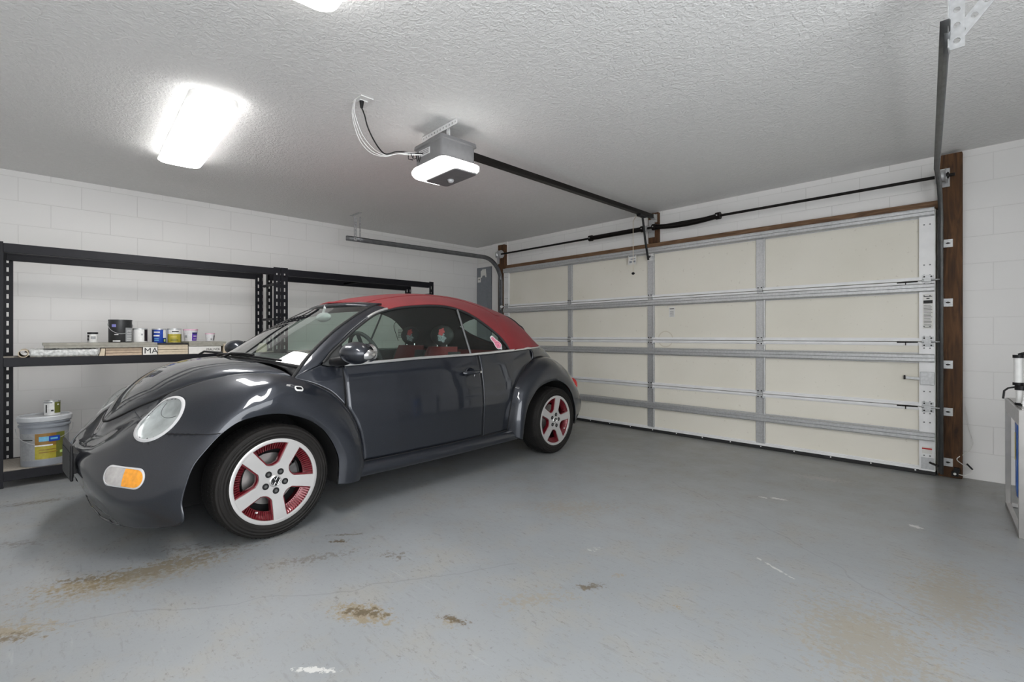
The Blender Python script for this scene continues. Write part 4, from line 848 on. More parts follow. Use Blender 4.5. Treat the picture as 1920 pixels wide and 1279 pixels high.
FR = [
 [(0.529,0.772,0.193),(0.500,0.835,0.198),(0.450,0.868,0.205),(0.390,0.872,0.208),(0.342,0.862,0.214)],
 [(0.548,0.782,0.288),(0.520,0.845,0.292),(0.465,0.874,0.298),(0.400,0.876,0.305),(0.346,0.865,0.312)],
 [(0.538,0.788,0.385),(0.508,0.850,0.378),(0.455,0.877,0.372),(0.395,0.878,0.365),(0.341,0.866,0.375)],
 [(0.515,0.793,0.482),(0.485,0.852,0.470),(0.430,0.878,0.452),(0.368,0.879,0.432),(0.318,0.866,0.438)],
 [(0.483,0.789,0.569),(0.452,0.850,0.552),(0.395,0.877,0.527),(0.330,0.879,0.498),(0.285,0.866,0.497)],
 [(0.435,0.781,0.650),(0.405,0.842,0.632),(0.345,0.875,0.592),(0.280,0.878,0.555),(0.240,0.866,0.555)],
 [(0.358,0.759,0.737),(0.330,0.828,0.716),(0.270,0.870,0.672),(0.205,0.877,0.625),(0.169,0.866,0.610)],
 [(0.255,0.737,0.798),(0.235,0.808,0.784),(0.180,0.862,0.745),(0.120,0.876,0.685),(0.075,0.866,0.650)],
 [(0.153,0.690,0.838),(0.130,0.775,0.840),(0.090,0.852,0.795),(0.040,0.874,0.722),(0.010,0.866,0.666)],
 [(0.065,0.645,0.855),(0.045,0.735,0.865),(0.000,0.832,0.825),(-0.030,0.872,0.742),(-0.045,0.866,0.670)],
 [(-0.017,0.610,0.861),(-0.027,0.684,0.871),(-0.073,0.797,0.824),(-0.103,0.861,0.737),(-0.118,0.866,0.665)],
 [(-0.095,0.572,0.860),(-0.106,0.634,0.869),(-0.148,0.759,0.815),(-0.186,0.851,0.716),(-0.198,0.866,0.645)],
 [(-0.170,0.532,0.847),(-0.187,0.578,0.852),(-0.249,0.718,0.776),(-0.274,0.833,0.662),(-0.272,0.864,0.597)],
 [(-0.270,0.475,0.822),(-0.292,0.506,0.814),(-0.359,0.651,0.722),(-0.363,0.810,0.585),(-0.335,0.861,0.532)],
 [(-0.359,0.410,0.780),(-0.391,0.444,0.762),(-0.462,0.596,0.656),(-0.449,0.781,0.495),(-0.385,0.856,0.465)],
 [(-0.426,0.345,0.737),(-0.445,0.387,0.701),(-0.540,0.546,0.581),(-0.510,0.752,0.394),(-0.412,0.850,0.385)],
 [(-0.474,0.285,0.707),(-0.497,0.330,0.664),(-0.602,0.487,0.531),(-0.586,0.679,0.319),(-0.428,0.842,0.300)],
 [(-0.510,0.235,0.680),(-0.536,0.277,0.625),(-0.649,0.414,0.497),(-0.637,0.582,0.295),(-0.430,0.838,0.200)],
 [(-0.543,0.175,0.650),(-0.573,0.207,0.586),(-0.686,0.328,0.474),(-0.673,0.456,0.296),(-0.535,0.680,0.168)],
 [(-0.567,0.115,0.627),(-0.602,0.141,0.554),(-0.709,0.223,0.456),(-0.694,0.310,0.298),(-0.600,0.470,0.145)],
 [(-0.585,0.060,0.610),(-0.624,0.070,0.533),(-0.721,0.114,0.448),(-0.702,0.155,0.299),(-0.630,0.250,0.125)],
 [(-0.592,0.000,0.603),(-0.632,0.000,0.527),(-0.725,0.000,0.445),(-0.705,0.000,0.300),(-0.640,0.000,0.125)]]
RR = [
 [(1.900,.777,.265),(1.925,.83,.242),(1.955,.862,.225),(1.980,.870,.215),(2.003,.862,.206)],
 [(1.909,.784,.388),(1.930,.842,.378),(1.965,.874,.362),(1.998,.878,.345),(2.020,.866,.330)],
 [(1.937,.791,.525),(1.960,.85,.503),(1.995,.878,.475),(2.025,.88,.445),(2.046,.867,.430)],
 [(1.965,.787,.600),(1.990,.847,.578),(2.028,.878,.545),(2.060,.88,.510),(2.080,.867,.500)],
 [(2.001,.781,.663),(2.028,.84,.645),(2.070,.876,.613),(2.110,.88,.570),(2.135,.867,.565)],
 [(2.085,.758,.740),(2.115,.825,.728),(2.160,.872,.695),(2.195,.88,.648),(2.215,.867,.628)],
 [(2.205,.726,.811),(2.232,.80,.803),(2.275,.86,.765),(2.305,.879,.700),(2.325,.867,.662)],
 [(2.328,.694,.859),(2.352,.77,.854),(2.385,.845,.805),(2.415,.876,.730),(2.430,.867,.675)],
 [(2.480,.648,.880),(2.500,.735,.872),(2.520,.825,.812),(2.528,.870,.730),(2.525,.866,.662)],
 [(2.620,.595,.874),(2.645,.685,.858),(2.655,.79,.785),(2.645,.855,.690),(2.620,.862,.622)],
 [(2.750,.545,.852),(2.785,.635,.825),(2.800,.75,.735),(2.770,.84,.620),(2.705,.858,.555)],
 [(2.865,.505,.822),(2.910,.59,.785),(2.930,.70,.675),(2.885,.815,.540),(2.760,.852,.465)],
 [(2.950,.475,.792),(3.005,.55,.745),(3.030,.65,.615),(2.975,.785,.460),(2.800,.845,.360)],
 [(3.005,.440,.770),(3.065,.51,.712),(3.100,.60,.575),(3.055,.74,.380),(2.815,.83,.250)],
 [(3.045,.38,.755),(3.110,.43,.688),(3.160,.50,.545),(3.135,.62,.360),(2.94,.74,.200)],
 [(3.075,.28,.745),(3.145,.31,.678),(3.205,.36,.538),(3.200,.44,.360),(3.07,.56,.190)],
 [(3.095,.15,.735),(3.170,.165,.670),(3.235,.19,.530),(3.235,.22,.360),(3.14,.30,.180)],
 [(3.100,.0,.730),(3.180,.0,.665),(3.250,.0,.530),(3.250,.0,.360),(3.16,.0,.180)]]
def skin(T, ms, mp):
    A = cr(np.array(T, float), ms)                      # along stations
    A = np.transpose(cr(np.transpose(A, (1, 0, 2)), mp), (1, 0, 2))
    return A
FS = skin(FR, 12, 12); RS = skin(RR, 10, 8)

def split_skin(A, fn_list, cuts_, name_mats, drop=None, mirror=False):
    """grid A -> several parts chosen by face centre after exact plane cuts"""
    G = Sa(mir(A) if mirror else A); b = MB(); b.grid(G)
    me = bpy.data.meshes.new('tmp'); me.from_pydata(b.v, [], b.f); bm = bmesh.new(); bm.from_mesh(me)
    bmesh.ops.remove_doubles(bm, verts=bm.verts, dist=1e-5)
    for co, no in cuts_:
        bmesh.ops.bisect_plane(bm, geom=bm.verts[:]+bm.edges[:]+bm.faces[:], plane_co=S(co), plane_no=S(no))
    bmesh.ops.recalc_face_normals(bm, faces=bm.faces); bm.normal_update()
    c = Vector((0, 0, 0.4))
    if sum((Vector((0, f.calc_center_median().y, 0))).dot(f.normal)*f.calc_area() for f in bm.faces) < 0: bmesh.ops.reverse_faces(bm, faces=bm.faces)
    out = []
    for fn, (nm, mt) in zip(fn_list, name_mats):
        b2 = bm.copy(); dl = [f for f in b2.faces if not fn(-f.calc_center_median().x, abs(f.calc_center_median().y), f.calc_center_median().z)]
        bmesh.ops.delete(b2, geom=dl, context='FACES'); m2 = bpy.data.meshes.new(nm); b2.to_mesh(m2); b2.free(); m2.materials.append(mt)
        out.append(link(nm, m2, car, 50, solid=0.004))
    bm.free(); return out

# headlight frame (ellipse on the fender) and lamp capsules, in (s,y,z)
def frame(c, e1, nrm):
    c = Vector(c); nrm = Vector(nrm).normalized(); e1 = Vector(e1); e1 = (e1-nrm*e1.dot(nrm)).normalized(); e2 = nrm.cross(e1); return c, e1, e2, nrm
HL = frame((-0.478, 0.580, 0.684), (.115, .06, .145), (-.62, .62, .42)); HA, HB_ = 0.123, 0.114
def in_head(s, y, z, k=1.0):
    d = Vector((s, y, z))-HL[0]; return abs(d.dot(HL[3])) < 0.15 and (d.dot(HL[1])/HA)**2+(d.dot(HL[2])/HB_)**2 < k
ZS = .603
def is_bumper(s, y, z): return (s < -.500 or (z < ZS and s < -.1))
def intake(s, y, z): return s < -.50 and .150 < z < .318-.33*y
fparts = []
for mirror in (False, True):
    fparts += split_skin(FS, [lambda s, y, z: not is_bumper(s, y, z) and not in_head(s, y, z), lambda s, y, z: is_bumper(s, y, z) and not in_head(s, y, z) and not intake(s, y, z)],
        [((0, 0, ZS), (0, 0, 1)), ((-.500, 0, 0), (1, 0, 0))], [('front_fender', M['paint']), ('front_bumper', M['paint'])], mirror=mirror)
for mirror in (False, True):
    split_skin(RS, [lambda s, y, z: not (z < .47 and s > 2.6), lambda s, y, z: (z < .47 and s > 2.6)], [((0, 0, .47), (0, 0, 1))],
        [('rear_fender', M['paint']), ('rear_bumper', M['paint'])], mirror=mirror)

# surface sampler for fitting lamps on the skin
def sampler(A):
    n, m = A.shape[:2]; vs = [Vector(p) for p in A.reshape(-1, 3)]
    fs = [(i*m+j, i*m+j+1, (i+1)*m+j+1, (i+1)*m+j) for i in range(n-1) for j in range(m-1)]
    return BVHTree.FromPolygons(vs, fs)
FB_T = sampler(FS)
def on_skin(p, nrm, tree=FB_T):
    nrm = Vector(nrm); h = tree.ray_cast(Vector(p)+nrm*0.25, -nrm, 0.6)
    return h[0] if h[0] is not None else tree.find_nearest(Vector(p))[0]
def head_pt(a, k, off, flat=0.0):
    p = HL[0]+HL[1]*math.cos(a)*HA*k+HL[2]*math.sin(a)*HB_*k
    q = on_skin(p, HL[3])
    if flat: q = q.lerp(p-HL[3]*0.01, flat)
    return q+HL[3]*off
def mk(name, fn, mats, mirror, parent=car, **kw):
    b = MB(); fn(b); 
    b.v = [((-p[0]), (-p[1] if mirror else p[1]), p[2]) for p in b.v]
    return b.build(name, mats, parent, **kw)
for mirror in (False, True):
    seg = 56
    def ringf(b):
        P = []
        for k, off in ((1.085, -0.006), (1.09, 0.002), (1.03, 0.006), (0.965, 0.005), (0.955, -0.006)): P.append([tuple(head_pt(2*PI*i/seg, k, off)) for i in range(seg)])
        b.grid(P, closed=True)
    hl = mk('headlight', ringf, M['openerl'], mirror, smooth=60)
    def lensf(b):
        P = []
        for k, off in ((0.95, 0.003), (0.8, 0.010), (0.6, 0.017), (0.4, 0.021), (0.2, 0.023), (0.01, 0.024)): P.append([tuple(head_pt(2*PI*i/seg, k, off)) for i in range(seg)])
        b.grid(P, closed=True)
    mk('headlight_lens', lensf, M['lens'], mirror, hl, smooth=80)
    def reflf(b):
        P = []
        for k, off in ((1.0, -0.002), (0.94, -0.014), (0.80, -0.030), (0.60, -0.042), (0.3, -0.050), (0.01, -0.052)): P.append([tuple(head_pt(2*PI*i/seg, k, off)) for i in range(seg)])
        b.grid(P, closed=True)
    mk('reflector_bowl', reflf, M['reflector'], mirror, hl, smooth=80)
    def arcf(b):   # curved divider line inside the lens
        c = HL[0]+HL[1]*0.090; pts = []
        for k in range(17):
            a = lerp(PI*0.62, PI*1.38, k/16); x = c+HL[1]*math.cos(a)*.075+HL[2]*math.sin(a)*.075
            if in_head(x.x, x.y, x.z, .88): pts.append(tuple(on_skin(x, HL[3])+HL[3]*-.008))
        b.tube(pts, .0016, 6)
    mk('lens_divider', arcf, M['dtrack'], mirror, hl, smooth=60)

def capsule(c, e1, nrm, L, W_, off, n=14):
    c, e1, e2, nn = frame(c, e1, nrm); out = []
    for k in range(n+1): a = -PI/2+PI*k/n; out.append((L/2-W_/2+W_/2*math.cos(a), W_/2*math.sin(a)))
    for k in range(n+1): a = PI/2+PI*k/n; out.append((-L/2+W_/2+W_/2*math.cos(a), W_/2*math.sin(a)))
    return c, e1, e2, nn, out
def lamp_capsule(name, c, e1, nrm, L, W_, bezel, parts, mirror, off=0.004):
    c, e1, e2, nn, out = capsule(c, e1, nrm, L, W_, off)
    def pt(x, y, k, o): return tuple(on_skin(c+e1*x*k+e2*y*k, nn)+nn*o)
    root = mk(name, lambda b: b.grid([[pt(x*(L+2*g)/L, y*(W_+2*g)/W_, 1, o) for x, y in out] for g, o in ((0.008, -0.004), (0.007, off), (0.001, off+0.003), (0.0, off))], closed=True), bezel, mirror, smooth=60)
    for pn, x0, x1, mt in parts:
        P = []; nx, ny = 22, 8
        for i in range(nx+1):
            x = lerp(x0, x1, i/nx); e = L/2-W_/2; dx = max(0, abs(x)-e); h = math.sqrt(max(1e-6, (W_/2)**2-dx*dx))
            P.append([tuple(on_skin(c+e1*x+e2*(h*(2*j/ny-1)), nn)+nn*(off+0.004*(1-(2*j/ny-1)**2)*(1-(dx/(W_/2))**2))) for j in range(ny+1)])
        mk(pn, lambda b: b.grid(P), mt, mirror, root, smooth=60)
    return root
SIG = ((-0.594, 0.583, 0.409), (.62, .60, -.055), (-.66, .745, .06)); SIGL, SIGW = 0.215, 0.078
for mirror in (False, True):
    lamp_capsule('turn_signal', *SIG, SIGL, SIGW, M['openerl'], [('clear_lens', -SIGL/2+0.001, 0.004, M['clearlamp']), ('amber_lens', 0.004, SIGL/2-0.001, M['amber'])], mirror)
    lamp_capsule('side_marker', (.118, .84, .782), (1, 0, -.05), (0, .75, .66), 0.036, 0.018, M['white'], [('marker_lens', -0.010, 0.010, M['black']), ], mirror, 0.002)

# hood
HC = np.array([(.02,.943),(-.04,.940),(-.10,.934),(-.165,.922),(-.235,.903),(-.305,.873),(-.37,.838),(-.425,.800),(-.47,.762),(-.51,.722),(-.54,.685),(-.565,.652),(-.583,.625),(-.592,.604)])
def hood_grid():
    rows = []
    for k in range(14):
        B = np.array(FR[8+k][0]); c = HC[k]; row = []
        for j in range(13):
            a = j/12; sn = math.sin(a*PI/2); hz = sn**0.95; fs_ = sn**1.2
            y = B[1]*math.cos(a*PI/2)**0.9 if j < 12 else 0.0
            row.append((lerp(B[0], c[0], fs_), y, lerp(B[2], c[1], hz)))
        rows.append(row)
    A = np.array(rows); A = cr(A, 6); full = np.concatenate([A, mir(A)[:, ::-1][:, 1:]], axis=1); return full
HG = hood_grid()
b = MB(); b.grid(Sa(HG)); b.build('hood', M['paint'], car, smooth=60, solid=0.010, outward=(0.1, 0, 0.3))
# seam lines
Bf = cr(np.array([r[0] for r in FR], float), 8)
tube_part([tuple(p) for p in Bf[:64]], 0.0042, 'fender_seam', M['gap'])
tube_part([tuple(p) for p in Bf[62:]], 0.0060, 'hood_seam', M['gap'])
Br = cr(np.array([r[0] for r in RR], float), 8)
tube_part([tuple(p) for p in Br[:9*8]], 0.0045, 'rear_fender_seam', M['gap'])
pts = [tuple(on_skin((s, .9, ZS), (0, 1, 0))) for s in np.linspace(-.375, -.30, 6)]
def seam_at_z(z, s0, s1, n=24):
    out = []
    for s in np.linspace(s0, s1, n):
        h = FB_T.ray_cast(Vector((s, 1.2, z)), Vector((0, -1, 0)), 1.0)
        if h[0] is not None and not in_head(h[0].x, h[0].y, h[0].z, 1.12): out.append(tuple(h[0]))
    return out
sm = seam_at_z(ZS, -.50, -.275, 60)
if len(sm) > 2:
    P = np.array([[(p[0]-.0004, p[1]+.0015, p[2]+d) for p in sm] for d in (-.0020, .0020)])
    panel(P, 'bumper_seam', M['gap'], solid=0.0)

# body sides: cowl side + pillar, door, quarter panel
PF = [(.153,.690,.838),(.206,.668,.897),(.268,.640,.955),(.363,.598,1.03),(.497,.548,1.123),(.665,.506,1.221),(.781,.484,1.282),(.825,.478,1.300)]
GO = [(.311,.711,.908),(.350,.699,.943),(.391,.679,.979),(.480,.651,1.043),(.590,.612,1.122),(.745,.573,1.217),(.850,.553,1.258),(.90,.548,1.270)]
Bs = cr(np.array([FR[k][0] for k in (8, 7, 6, 5)], float), 6)
def surf(s, z, o=0.0): return (s, Yf(s, z)+o, z)
top = cr(np.array([surf(.148+(.311-.148)*0.0, .842), surf(.24, .885), surf(.311, .906), surf(.380, .902), surf(.445, .899)]), 6)
top = np.array([surf(*p) for p in zip(ip(np.linspace(0, 1, 19), [0, .35, 1], [.148, .311, .4445]), ip(np.linspace(0, 1, 19), [0, .35, 1], [.842, .907, .8995]))])
bot = Bs; L_ = 10
P = np.array([[surf(*(lerp(np.array([bot[i][0], bot[i][2]]), np.array([top[i][0], top[i][2]]), j/L_))) for j in range(L_+1)] for i in range(19)])
P[0, :, :] = [surf(.148, .842)]*(L_+1)
panel(P, 'cowl_side', M['paint'])
a = cr(np.array(PF), 5); g = cr(np.array(GO), 5)
P = []
for i in range(len(a)):
    row = []
    for j in range(7):
        t_ = j/6; p = lerp(a[i], g[i], t_); bulge = 0.010*math.sin(PI*t_); row.append((p[0]-bulge*0.6, p[1]+bulge, p[2]+bulge*0.4))
    P.append(row)
panel(np.array(P), 'windshield_pillar', M['paint'], solid=0.02)
for k in (0, 1):   # silver strip beside the door glass on the pillar
    pass
tube_part([tuple(np.array(p)+np.array([-.012, .004, .004])) for p in g[24:35]], 0.009, 'pillar_strip', M['satin'])
tube_part([tuple(p) for p in a], 0.010, 'windshield_seal', M['rubber'])
tube_part([tuple(np.array(p)+np.array([.004, .002, -.002])) for p in g[2:]], 0.008, 'glass_seal', M['rubber'])
# mirror sail triangle
P = [[surf(.318, .909, .010), surf(.318, .909, .010)], [surf(.350, .940, .010), surf(.350, .899, .012)], [surf(.395, .980, .010), surf(.395, .896, .012)], [surf(.445, 1.020, .010), surf(.440, .896, .012)], [surf(.480, 1.046, .008), surf(.456, .900, .010)]]
panel(np.array(P), 'mirror_sail', M['trim'], solid=0.006)
# door
zD = [.288, .385, .482, .569, .640, 1.2]; sD = [.551, .541, .518, .486, .4445, .4445]
def door_grid(o=0.0):
    P = []
    for j in range(33):
        v = j/32; row = []
        for i in range(41):
            z = .296+v*(.90-.296); sl = float(ip(z, zD, sD))+.003; s = lerp(sl, 1.5865, i/40); z = .296+v*(zb(s)-.004-.296); row.append(surf(s, z, o))
        P.append(row)
    return np.array(P)
panel(door_grid(), 'door', M['paint'], smooth=60, solid=.004)
doors = [o for o in car.children if o.name.startswith('door')]
zQ = [.28, .388, .525, .60, .663, .74, .811, .859, .88, .972]; sQ = [1.902, 1.909, 1.937, 1.965, 2.001, 2.085, 2.205, 2.328, 2.375, 2.42]
P = []
for j in range(37):
    v = j/36; row = []
    for i in range(31):
        z = .290+v*(.965-.290); sr = float(ip(z, zQ, sQ)); s = lerp(1.5915, sr, i/30); z = .290+v*(zb(s)-.004-.290); row.append(surf(s, z))
    P.append(row)
panel(np.array(P), 'quarter_panel', M['paint'], smooth=60)
tube_part([surf(1.589, z, -.004) for z in np.linspace(.29, .93, 20)], 0.0042, 'door_seam', M['gap'])
tube_part([surf(.4445, z, -.004) for z in np.linspace(.645, .895, 14)], 0.0042, 'door_seam', M['gap'])
tube_part([surf(1.5935, z, .0012) for z in np.linspace(.30, .93, 20)], 0.0015, 'door_edge_highlight', M['paint'])
tube_part([surf(s, .292, -.002) for s in np.linspace(.56, 1.905, 20)], 0.0050, 'sill_seam', M['gap'])
# inner structure behind seams
P = np.array([[surf(s, z, -.018) for s in np.linspace(.30, 2.30, 30)] for z in np.linspace(.24, .90, 8)])
# sill
P = []
for s in np.linspace(.48, 2.02, 30):
    yo = .80+.018*math.sin(PI*(s-.48)/1.54)
    P.append([(s, yo-.012, .292), (s, yo+.012, .285), (s, yo+.030, .268), (s, yo+.036, .245), (s, yo+.028, .218), (s, yo+.008, .206), (s, yo-.06, .202), (s, yo-.14, .200)])
panel(np.array(P), 'sill', M['paint'], solid=0.0, smooth=60)
# deck behind the soft top
TP = [(2.328,.655,.970),(2.47,.610,.974),(2.58,.560,.977),(2.66,.500,.979),(2.73,.440,.981),(2.79,.380,.982),(2.83,.320,.983),(2.865,.260,.984),(2.90,.17,.985),(2.925,.08,.986),(2.935,.0,.987)]
bb = cr(np.array([RR[k][0] for k in range(7, 18)], float), 5); tt_ = cr(np.array(TP), 5)
P = []
for i in range(len(bb)):
    row = []
    for j in range(9):
        t_ = j/8; p = lerp(tt_[i], bb[i], t_); e = .022*math.sin(PI*t_); n2 = Vector((.5+.5*i/len(bb), .8-.8*i/len(bb), .5)).normalized(); row.append((p[0]+n2.x*e, p[1]+n2.y*e, p[2]+n2.z*e))
    P.append(row)
P = np.array(P); full = np.concatenate([P, mir(P)[::-1][1:]], axis=0)
panel(full, 'trunk_deck', M['paint'], both=False, solid=0.008)

# belt line chrome
bl = [(s, Yf(s, zb(s))+.004, zb(s)) for s in np.linspace(.455, 2.30, 40)]+[tuple(np.array(p)+np.array([.004, .004, -.006])) for p in tt_[2:40]]
def strip(pts, h, d, name, mat):
    for k in (0, 1):
        b = MB(); P = []
        for i, p in enumerate(pts):
            q = Vector(pts[min(i+1, len(pts)-1)])-Vector(pts[max(i-1, 0)]); q.z = 0; q.normalize(); o = Vector((-q.y, q.x, 0)); o = o if o.y > 0 or i > 50 else -o
            p = Vector(p); P.append([tuple(p+o*a_+Vector((0, 0, z_))) for a_, z_ in ((-.004, -h/2), (d*.7, -h*.42), (d, 0), (d*.7, h*.42), (-.004, h/2))])
        A = Sa(mir(P) if k else P); b.grid(A, closed=True); b.build(name, mat, car, smooth=60)
strip(bl, 0.019, 0.007, 'belt_trim', M['satin'])

# side glass, quarter glass
GT = [(.311,.908),(.391,.979),(.466,1.031),(.573,1.11),(.657,1.169),(.767,1.225),(.879,1.268),(1.003,1.293),(1.148,1.311),(1.299,1.322),(1.456,1.320),(1.608,1.288),(1.717,1.245),(1.817,1.18),(1.918,1.104),(1.978,1.027),(2.013,.955)]
gs = [p[0] for p in GT]; gz = [p[1] for p in GT]
gt_d = cr(np.array(GT), 6)
def gtop(s): return float(ip(s, gt_d[:, 0], gt_d[:, 1]))
def glassp(s0, s1, name, skew=0.0):
    P = []
    for i in range(25):
        row = []
        for j in range(9):
            v = j/8; s = lerp(s0, s1, i/24); s = s+skew*(v) if i in (0,) or i == 24 else s
            z = lerp(zb(s), max(gtop(s), zb(s)+.002), v); row.append((s, Yf(s, z)-.010, z))
        P.append(row)
    return panel(np.array(P), name, M['glass'], solid=0.0)
glassp(.44, 1.525, 'door_glass'); glassp(1.535, 2.005, 'quarter_glass')
tube_part([(s, Yf(s, z)-.004, z) for s, z in zip(np.linspace(1.512, 1.552, 12), np.linspace(.940, 1.296, 12))], 0.0085, 'glass_divider', M['dtrack'])

# windshield
eg = cr(np.array(PF[1:]), 4); cen = cr(np.array([(.060,0,.938),(.150,0,.990),(.258,0,1.053),(.392,0,1.132),(.560,0,1.222),(.695,0,1.290),(.740,0,1.320)]), 4)
n_e = len(eg); P = []
for i in range(n_e):
    e = eg[i]; c = cen[i]; row = []
    for j in range(21):
        a_ = -1+2*j/20; f = 1-abs(a_)**2.3; row.append((lerp(e[0], c[0], f), e[1]*a_, lerp(e[2], c[2], f)))
    P.append(row)
WG = np.array(P); b = MB(); b.grid(Sa(WG)); b.build('windshield', M['windshield'], car, smooth=80)
tube_part([tuple(p) for p in WG[0]], 0.011, 'windshield_base_seal', M['rubber'], both=False)
hdr = WG[-1]
P = np.array([[tuple(np.array(p)+np.array(o)) for p in hdr] for o in ((-.035, 0, -.014), (-.028, 0, -.003), (0.0, 0, .008), (.03, 0, .015), (.06, 0, .015))])
b = MB(); b.grid(Sa(P)); b.build('windshield_header', M['paint'], car, smooth=60, solid=0.015, outward=(-.7, 0, 1.0))
# black band under the glass base, wipers
P = np.array([[lerp(WG[0][j], np.array([float(ip(abs(WG[0][j][1]), [0, .3, .5, .68], [.0, .05, .12, .17])), WG[0][j][1], float(ip(abs(WG[0][j][1]), [0, .3, .5, .6, .68], [.930, .930, .915, .885, .83]))]), k/3) for j in range(21)] for k in range(4)])
b = MB(); b.grid(Sa(P)); b.build('cowl_grille', M['black'], car, smooth=60, solid=0.004)
P = np.array([[lerp(WG[0][j], WG[4][j], k/4)+np.array([.003, 0, -.004]) for j in range(21)] for k in range(4)]); b = MB(); b.grid(Sa(P)); b.build('glass_black_band', M['rubber'], car, smooth=60)
for y0, y1 in ((.02, .56), (-.52, .02)):
    def wp(t_, off):
        y = lerp(y0, y1, t_); j = (y/ .68+1)*10; j0 = int(max(0, min(19, j))); f = j-j0; p = WG[1][j0]*(1-f)+WG[1][min(20, j0+1)]*f; q = WG[0][j0]*(1-f)+WG[0][min(20, j0+1)]*f
        return tuple(lerp(q, p, 0.35+0.3*t_)+np.array([-.014, 0, .016+off]))
    tube_part([wp(k/10, 0) for k in range(11)], 0.007, 'wiper_blade', M['black'], both=False)
    tube_part([(.02, y0-.03, .945), (.03, y0+.05, .968), wp(.35, .012), wp(.55, .010)], 0.0075, 'wiper_arm', M['black'], both=False)

# soft top
es = [.84,.97,1.10,1.24,1.38,1.52,1.65,1.76,1.86,1.94,1.985,2.013]
E_ = [(s, Yf(s, gtop(s))+.006, gtop(s)+.004) for s in es]+[(2.11,.715,.966),(2.22,.694,.970),(2.328,.662,.975),(2.47,.617,.979),(2.58,.567,.982),(2.66,.507,.984),(2.73,.447,.986),(2.79,.387,.987),(2.83,.327,.988),(2.865,.267,.989),(2.90,.18,.990),(2.92,.09,.991),(2.93,.0,.992)]
csx = [.735,.88,1.03,1.19,1.35,1.51,1.66,1.80,1.94,2.06,2.16,2.24,2.32,2.39,2.45,2.51,2.57,2.64,2.71,2.78,2.84,2.88,2.91,2.925,2.93]
Ts = [.735,.922,1.171,1.334,1.567,1.822,2.098,2.327,2.487,2.55,2.66,2.78,2.93]; Tz = [1.336,1.381,1.422,1.438,1.444,1.437,1.404,1.357,1.296,1.195,1.090,1.018,.992]
td = cr(np.array(list(zip(Ts, Tz))), 6)
P = []
for e, cs in zip(E_, csx):
    cz = float(ip(cs, td[:, 0], td[:, 1])); row = []
    for j in range(15):
        a_ = (j/14); a_ = 1-math.cos(a_*PI/2) if a_ < 1 else 1.0
        g_ = 1-(1-a_)**2.9; row.append((lerp(e[0], cs, a_**1.3), e[1]*(1-a_), lerp(e[2], cz, g_)))
    P.append(row)
A = cr(np.array(P), 5); full = np.concatenate([A, mir(A)[:, ::-1][:, 1:]], axis=1)
RW0, RW1 = 14*5+3, 19*5        # rows cut out for the rear window
def drop_window(G):
    n, m = G.shape[:2]; b = MB(); b.v = [tuple(p) for p in Sa(G).reshape(-1, 3)]
    b.f = [(i*m+j, i*m+j+1, (i+1)*m+j+1, (i+1)*m+j) for i in range(n-1) for j in range(m-1) if not (RW0 <= i < RW1 and 7 <= j < m-8)]
    b.mi = [0]*len(b.f); return b
st = drop_window(full).build('soft_top', [M['canvas'], M['hdliner']], car, smooth=60, solid=0.012, outward=(-1.6, 0, 1.0))
st.modifiers['solid'].material_offset = 1
wg = full[RW0:RW1+1, 7:full.shape[1]-7]; b = MB(); b.grid(Sa(wg)); b.build('rear_window', M['glass'], car, smooth=60)
edge = [tuple(p) for p in wg[0]]+[tuple(p) for p in wg[1:, -1]]+[tuple(p) for p in wg[-1, ::-1][1:]]+[tuple(p) for p in wg[::-1, 0][1:]]
tube_part(edge, 0.010, 'rear_window_seal', M['rubber'], both=False)
b = MB(); inner = full.copy(); inner[..., 2] -= .022; inner[..., 1] *= .975; b = drop_window(inner); b.build('headliner', M['hdliner'], car, smooth=60)
# raised seam of the canvas along the roof edge
jj = 8
tube_part([tuple(np.array(p)+np.array([0, .0, .0015])) for p in A[:60, jj]], 0.003, 'canvas_seam', M['canvas'])
tube_part([(s, Yf(s, gtop(s))-.002, gtop(s)-.006) for s in np.linspace(.86, 2.01, 50)], 0.010, 'roof_seal', M['rubber'])
tube_part([tuple(np.array(p)+np.array([-.004, .0, -.002])) for p in A[0]], 0.007, 'canvas_front_edge', M['canvas'])

# wheel arches liners, underbody
def liner(T, s_ax, name):
    Ae = cr(np.array([r[4] for r in T], float), 6)
    Ae = [p for p in Ae if p[1] > .82]
    for k in (0, 1):
        rows = []
        for y in (None, .80, .62, .46): rows.append([(p[0] if y is None else s_ax+(p[0]-s_ax)*1.03, (p[1]-.012) if y is None else y, p[2] if y is None else .3+(p[2]-.3)*1.03) for p in Ae])
        A_ = Sa(mir(rows) if k else np.array(rows)); b = MB(); b.grid(A_)
        last = A_[-1]; b.add([tuple(p) for p in last]+[tuple((last[-1][0], last[-1][1], .16)), tuple((last[0][0], last[0][1], .16))], [tuple(range(len(last)+2))])
        b.build(name, M['liner'], car, smooth=50)
liner(FR[:18], 0, 'wheel_liner'); liner(RR[:14], WB, 'wheel_liner')
b = MB(); b.box(-1.98, -.46, -.70, .70, .195, .235); b.box(.40, .50, -.50, .50, .20, .40); b.box(-2.0, -1.9, -.7, .7, .2, .6); b.box(-.50, -.44, -.7, .7, .2, .62); b.box(-2.05, -.44, -.45, .45, .17, .20); b.box(-3.05, -2.0, -.44, .44, .20, .5); b.box(-.46, .5, -.44, .44, .18, .5)
b.build('underbody', M['liner'], car, smooth=0, weld=False)
